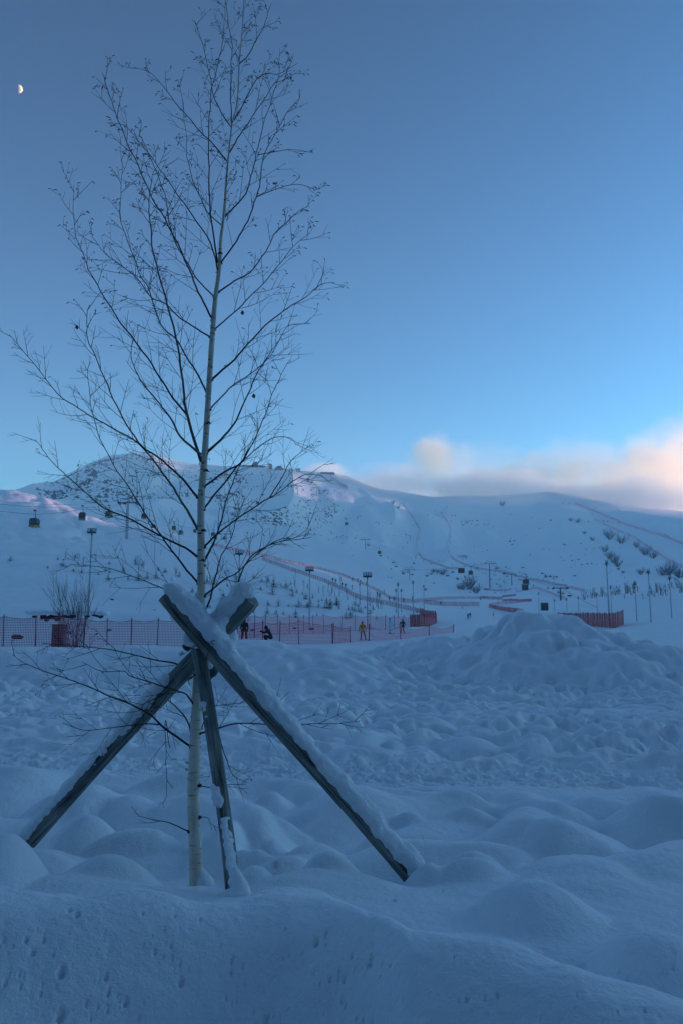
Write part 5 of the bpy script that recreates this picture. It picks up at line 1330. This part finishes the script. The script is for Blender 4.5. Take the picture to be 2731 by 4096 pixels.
hb = MB(); hb.ball(V['head']+Vector((0, 0, .07)), (.10, .115, .085), 12, 8); hb.build('hat', M['black'], pB, smooth=True)
bd = MB(); bd.ball(V['head']+Vector((0, -.02, .03)), (.102, .112, .022), 12, 6); bd.build('headband', M['snow'], pB, smooth=True)
skis(pB, V, R(-10), M['black'], 1.2)
mD = cloth_mat('skier_dark_suit', [(0, BOOT), (.2, (.03, .025, .035)), (.85, (.02, .022, .035)), (1.52, (.03, .025, .03)), (1.6, (.12, .10, .10))], (-.07, .028, .3, 1.45, (.45, .47, .5)))
pD, V = person(1609, 2477, 2534, (80, 150), 'skier in dark suit with white stripes beside the skier in blue', mD, R(-10),
   dict(kneeL=(.09, -.08, .52), kneeR=(-.14, -.06, .52), elL=(.33, .04, 1.16), haL=(.27, -.12, .98), elR=(-.33, .04, 1.16), haR=(-.30, -.12, .94)), helm=M['black'], ski=R(70))
mR = cloth_mat('dark_coat_red_trousers', [(0, BOOT), (.12, (.36, .012, .02)), (.90, (.010, .010, .013)), (1.72, (.016, .014, .016))])
pR_, V = person(978, 2475, 2600, (40, 70), 'person in black coat and red trousers just behind the snow bank', mR, R(175),
   dict(elR=(-.27, -.02, 1.14), haR=(-.24, -.10, .92), elL=(.27, -.02, 1.14), haL=(.24, -.10, .92), waist=(0, .03, 1.12)), Y=61, sc=(at(978, 2475, 61).z-at(978, 2545, 61).z)/1.30, hood=True)
pR_.location = at(978, 2545, 61)-Vector((0, 0, (1.78-1.30)*pR_.scale[0]))
mK = cloth_mat('dark_coat', [(0, BOOT), (.12, (.012, .012, .014)), (1.3, (.010, .010, .013)), (1.85, (.012, .010, .012))])
pK, V = person(1080, 2500, 2545, (40, 70), 'crouching person in dark hooded coat half hidden by the snow bank', mK, R(-70),
   dict(pel=(0, .10, .48), hipL=(.12, .10, .45), hipR=(-.12, .10, .45), kneeL=(.16, -.34, .55), kneeR=(-.16, -.32, .55), ankL=(.16, -.18, .10), ankR=(-.16, -.18, .10),
        waist=(0, .05, .66), chest=(0, -.10, .86), neck=(0, -.20, 1.02), head=(0, -.28, 1.14), shL=(.20, -.10, .94), shR=(-.20, -.10, .94),
        elL=(.26, -.34, .78), haL=(.10, -.58, .86), elR=(-.26, -.34, .78), haR=(-.10, -.56, .84)), Y=62, sc=1.0, hood=True)
pK.location = at(1080, 2502, 62)-Vector((0, 0, 1.27))
mG = cloth_mat('black_and_pale_jacket', [(0, BOOT), (.2, (.012, .012, .016)), (1.02, (.30, .32, .32)), (1.36, (.014, .014, .018))], (0, .05, .9, 1.5, (.014, .014, .018)))
pG, V = person(2036, 2479, 2536, (60, 200), 'person in black jacket with pale panels standing behind the lumpy snow', mG, R(5), Y=116, sc=1.0, helm=M['black'])
pG.location = at(2036, 2480, 116)-Vector((0, 0, 1.78))
mO = cloth_mat('ochre_jacket', [(0, BOOT), (.2, (.02, .02, .03)), (.9, (.16, .08, .04)), (1.55, (.03, .03, .03))])
mN = cloth_mat('navy_suit', [(0, BOOT), (.2, (.012, .014, .022)), (.9, (.016, .02, .032)), (1.55, (.02, .02, .024))])
mW = cloth_mat('pale_suit', [(0, BOOT), (.2, (.05, .08, .09)), (.75, (.32, .36, .36)), (1.55, (.03, .03, .03))])
lean = dict(head=(.12, -.10, 1.50), neck=(.09, -.06, 1.38), chest=(.06, -.04, 1.24), waist=(.02, 0, 1.06), shL=(.25, -.05, 1.30), shR=(-.12, -.05, 1.34), haR=(-.42, -.30, 1.05), haL=(.42, -.25, 1.0), elL=(.38, -.1, 1.12), elR=(-.32, -.1, 1.16))
person(1870, 2451, 2477, (130, 400), 'dark skier with a pole out, in the middle of the run', mN, R(15), lean, ski=R(60), vox=.03)
person(1879, 2449, 2471, (140, 420), 'skier in brown jacket right behind the dark skier mid-run', mO, R(0), ski=R(50), vox=.03)
person(1847, 2424, 2436, (180, 520), 'small dark skier leaning in a turn by the end of the short pink net', mN, R(-20), lean, vox=.04)
person(1971, 2449, 2466, (140, 420), 'skier in pale suit left of the ploughed heap', mW, R(30), vox=.03)
# tiny distant skiers: copies of one figure
tiny = empty('person'); figure(tiny, mN, lean, vox=.08); skis(tiny, {'ankL': Vector((.2, 0, 0)), 'ankR': Vector((-.2, 0, 0))}, R(70), M['black']); bpy.context.view_layer.update()
_b = [k for k in tiny.children if k.name.startswith('body')][0]; _m = bpy.data.meshes.new_from_object(_b.evaluated_get(bpy.context.evaluated_depsgraph_get())); _b.modifiers.clear(); _b.data = _m
remember(tiny)
TS = []
def addt(lst, ox, oy, s, z):
    for a in lst: TS.append((ox+a[0]/s, oy+a[1]/s, z))
addt([(138,393),(150,450),(180,462),(95,416),(70,410),(243,396),(290,400),(313,416),(368,423),(525,504),(467,533),(485,548),(240,470)], 1300, 2150, 2.24, 'tiny skiers on the left piste')
addt([(573,577),(615,580),(700,586),(777,568),(1032,610),(1385,560),(1392,562)], 1300, 2150, 2.24, 'tiny skiers at the foot of the run')
addt([(405,305),(430,315),(445,318),(355,275),(518,320),(325,363),(632,490),(680,432),(685,518),(615,390),(596,688)], 1800, 2200, 3.136, 'tiny skiers around the snowy terrace')
addt([(1131,252),(975,60),(940,240),(810,190),(916,-185+0)], 1300, 2150, 2.24, 'tiny skiers high on the mountain run')
TS.sort(); cnt2 = {}
for i, (px, py, z) in enumerate(TS):
    g = hit(px, py, 170 if 'foot' in z else 260, 1590, 300); k = cnt2.get(z, 0); cnt2[z] = k+1
    o = tiny if i == 0 else copy_tree(tiny, g, rc.uniform(-2, 2)); o.location = g; o.scale = (1.25,)*3
    tag(o, ORD[k]+' from the left of the '+z, 'person', 'distant skiers')
# ================================================================== moon, haze, clouds
md = at(75, 355, 20000.0); rm = 18.0*20000/F*1.02
def moon():
    m, nt, o = mat('moon_surface'); L = nt.links.new
    d = nt.nodes.new('ShaderNodeBsdfDiffuse'); t = nt.nodes.new('ShaderNodeBsdfTransparent'); mx = nt.nodes.new('ShaderNodeMixShader'); mx.inputs[0].default_value = .62
    n = nt.nodes.new('ShaderNodeTexNoise'); n.inputs['Scale'].default_value = 2.2; tc = nt.nodes.new('ShaderNodeTexCoord'); L(tc.outputs['Object'], n.inputs['Vector'])
    mp = nt.nodes.new('ShaderNodeMapping'); s = 1/rm; mp.inputs['Scale'].default_value = (s, s, s); L(tc.outputs['Object'], mp.inputs[0]); L(mp.outputs[0], n.inputs['Vector'])
    r = nt.nodes.new('ShaderNodeValToRGB'); r.color_ramp.elements[0].position = .35; r.color_ramp.elements[0].color = (.35, .40, .5, 1); r.color_ramp.elements[1].position = .6; r.color_ramp.elements[1].color = (.8, .85, 1, 1)
    L(n.outputs['Fac'], r.inputs[0]); L(r.outputs[0], d.inputs[0]); L(t.outputs[0], mx.inputs[1]); L(d.outputs[0], mx.inputs[2]); L(mx.outputs[0], o.inputs[0])
    # the sunlit half of the globe (the other half is lost in the daylight sky)
    ld = dv.normalized(); a = md.normalized().cross(ld).normalized(); b = ld.cross(a)
    vs = []; fs = []; n1, n2 = 14, 40
    for i in range(n1+1):
        ph = math.pi/2*i/n1
        for k in range(n2): an = 2*math.pi*k/n2; vs.append((ld*math.cos(ph)+(a*math.cos(an)+b*math.sin(an))*math.sin(ph))*rm)
    for i in range(n1):
        for k in range(n2): fs.append((i*n2+k, i*n2+(k+1) % n2, (i+1)*n2+(k+1) % n2, (i+1)*n2+k))
    mb = MB(); mb.add(vs, fs); ob = mb.build('moon', m, None, smooth=True, loc=md); tag(ob, 'small half moon high in the upper left of the sky', 'moon')
moon()
def haze(d):
    m, nt, o = mat('haze_air'); v = nt.nodes.new('ShaderNodeVolumePrincipled'); v.inputs['Color'].default_value = (.66, .82, .98, 1); v.inputs['Density'].default_value = d; v.inputs['Anisotropy'].default_value = .0
    nt.links.new(v.outputs[0], o.inputs['Volume'])
    mb = MB(); zz = np.empty(len(GROUND.data.vertices)*3, np.float32); GROUND.data.vertices.foreach_get('co', zz); lo, hi = float(zz[2::3].min())-1, float(zz[2::3].max())+12; hi = max(hi, 475); print('ZRANGE', lo, hi)
    mb.box((0, 0, (lo+hi)/2), (5300, 5300, hi-lo)); ob = mb.build('haze', m) ; tag(ob, kind='stuff'); return ob
HAZE_D = .00022
haze(HAZE_D)
def cloud_mat(name, dens, scale, seed, em=0):
    m, nt, o = mat(name); L = nt.links.new
    tc = nt.nodes.new('ShaderNodeTexCoord'); ln = nt.nodes.new('ShaderNodeVectorMath'); ln.operation = 'LENGTH'; L(tc.outputs['Object'], ln.inputs[0])
    g = nt.nodes.new('ShaderNodeNewGeometry'); mp = nt.nodes.new('ShaderNodeMapping'); mp.inputs['Scale'].default_value = (scale,)*3; mp.inputs['Location'].default_value = (seed, seed*2, 0); L(g.outputs['Position'], mp.inputs[0])
    n = nt.nodes.new('ShaderNodeTexNoise'); n.inputs['Scale'].default_value = 1; n.inputs['Detail'].default_value = 4; n.inputs['Roughness'].default_value = .65; L(mp.outputs[0], n.inputs['Vector'])
    ad = nt.nodes.new('ShaderNodeMath'); ad.operation = 'MULTIPLY_ADD'; ad.inputs[1].default_value = 2.6; ad.inputs[2].default_value = -1.3; L(n.outputs['Fac'], ad.inputs[0])
    sm = nt.nodes.new('ShaderNodeMath'); sm.operation = 'ADD'; L(ln.outputs['Value'], sm.inputs[0]); L(ad.outputs[0], sm.inputs[1])
    mr = nt.nodes.new('ShaderNodeMapRange'); mr.interpolation_type = 'SMOOTHSTEP'; mr.inputs['From Min'].default_value = .92; mr.inputs['From Max'].default_value = .25; mr.inputs['To Min'].default_value = 0; mr.inputs['To Max'].default_value = dens; L(sm.outputs[0], mr.inputs['Value'])
    # nothing at the very rim of the shape
    rim = nt.nodes.new('ShaderNodeMapRange'); rim.inputs['From Min'].default_value = 1.0; rim.inputs['From Max'].default_value = .8; L(ln.outputs['Value'], rim.inputs['Value'])
    mu = nt.nodes.new('ShaderNodeMath'); mu.operation = 'MULTIPLY'; L(mr.outputs[0], mu.inputs[0]); L(rim.outputs[0], mu.inputs[1])
    v = nt.nodes.new('ShaderNodeVolumePrincipled'); v.inputs['Color'].default_value = (1, 1, 1, 1); v.inputs['Anisotropy'].default_value = .0; L(mu.outputs[0], v.inputs['Density'])
    L(v.outputs[0], o.inputs['Volume']); m.cycles.volume_step_rate = 1.0 if hasattr(m.cycles, 'volume_step_rate') else 1
    return m
def blob(name, px, py, Y, wpx, hpx, dep, m, label):
    k_ = 1.3 if name == 'cloud' else 1; Y *= k_; dep *= k_
    c = at(px, py, Y); mb = MB(); mb.ball((0, 0, 0), 1.0, 24, 16); o = mb.build(name, m, None, smooth=True); o.location = c; o.scale = (wpx*.5*Y/F, dep, hpx*.5*Y/F)
    tag(o, label, 'cloud', 'clouds along the ridge'); return o
CM = cloud_mat('cloud_vapour', CLD, .0085, 3.0) if 'CLD' in globals() else cloud_mat('cloud_vapour', .0058, .0085, 3.0)
CM2 = cloud_mat('thin_vapour', .0018, .0055, 9.0)
for c in [(1725,1860,2150,260,300,150,CM,'tall rounded cloud puff standing above the middle of the ridge'),
          (1640,1960,2200,420,170,170,CM2,'thin veil of cloud at the foot of the tall puff, on its left'),
          (1960,1950,2250,620,190,170,CM,'low cloud bank right of the tall puff'),
          (2200,1915,2300,560,230,180,CM,'middle cloud bank with a lumpy top on the ridge'),
          (2620,1900,2350,640,420,220,CM,'biggest warm pink cloud at the right edge'),
          (2480,2000,2300,560,210,180,CM,'low bright cloud under the biggest pink one'),
          (2700,2040,2300,420,220,160,CM,'cloud sinking behind the ridge at the far right edge'),
          (1715,1815,2120,150,170,90,CM,'small round crown of the tall cloud puff'),
          (2740,1790,2500,480,330,200,CM2,'faint high wisp at the far right edge'),
          (1900,1880,2400,700,260,200,CM2,'faint veil of cloud between the tall puff and the pink clouds'),
          (2350,1860,2450,640,300,200,CM2,'faint veil above the middle cloud bank')]:
    blob('cloud', *c)
MS = cloud_mat('ridge_mist_vapour', .018, .006, 5.0)
for c in [(1560,1940,1600,620,170,130,MS,'mist drifting over the ridge left of the tall cloud puff'),(1950,1972,1600,1000,190,150,MS,'mist hanging along the middle of the ridge'),
          (2450,2010,1600,1000,230,160,MS,'mist spilling over the ridge on the right'),(1290,1885,1600,260,70,60,MS,'small wisp of blown snow by the summit board')]:
    blob('mist', *c)

# bake the remeshed surfaces once, copies share them
bpy.context.view_layer.update(); dg = bpy.context.evaluated_depsgraph_get(); bk = {}
for o in [o for o in bpy.data.objects if o.type == 'MESH' and len(o.modifiers)]:
    k = o.data.name
    if k not in bk: bk[k] = bpy.data.meshes.new_from_object(o.evaluated_get(dg))
todo = [(o, bk[o.data.name]) for o in bpy.data.objects if o.type == 'MESH' and len(o.modifiers)]
for o, me in todo:
    o.modifiers.clear(); o.data = me
scene.cycles.volume_step_rate = 2.0; scene.cycles.volume_max_steps = 128; scene.cycles.volume_bounces = 4
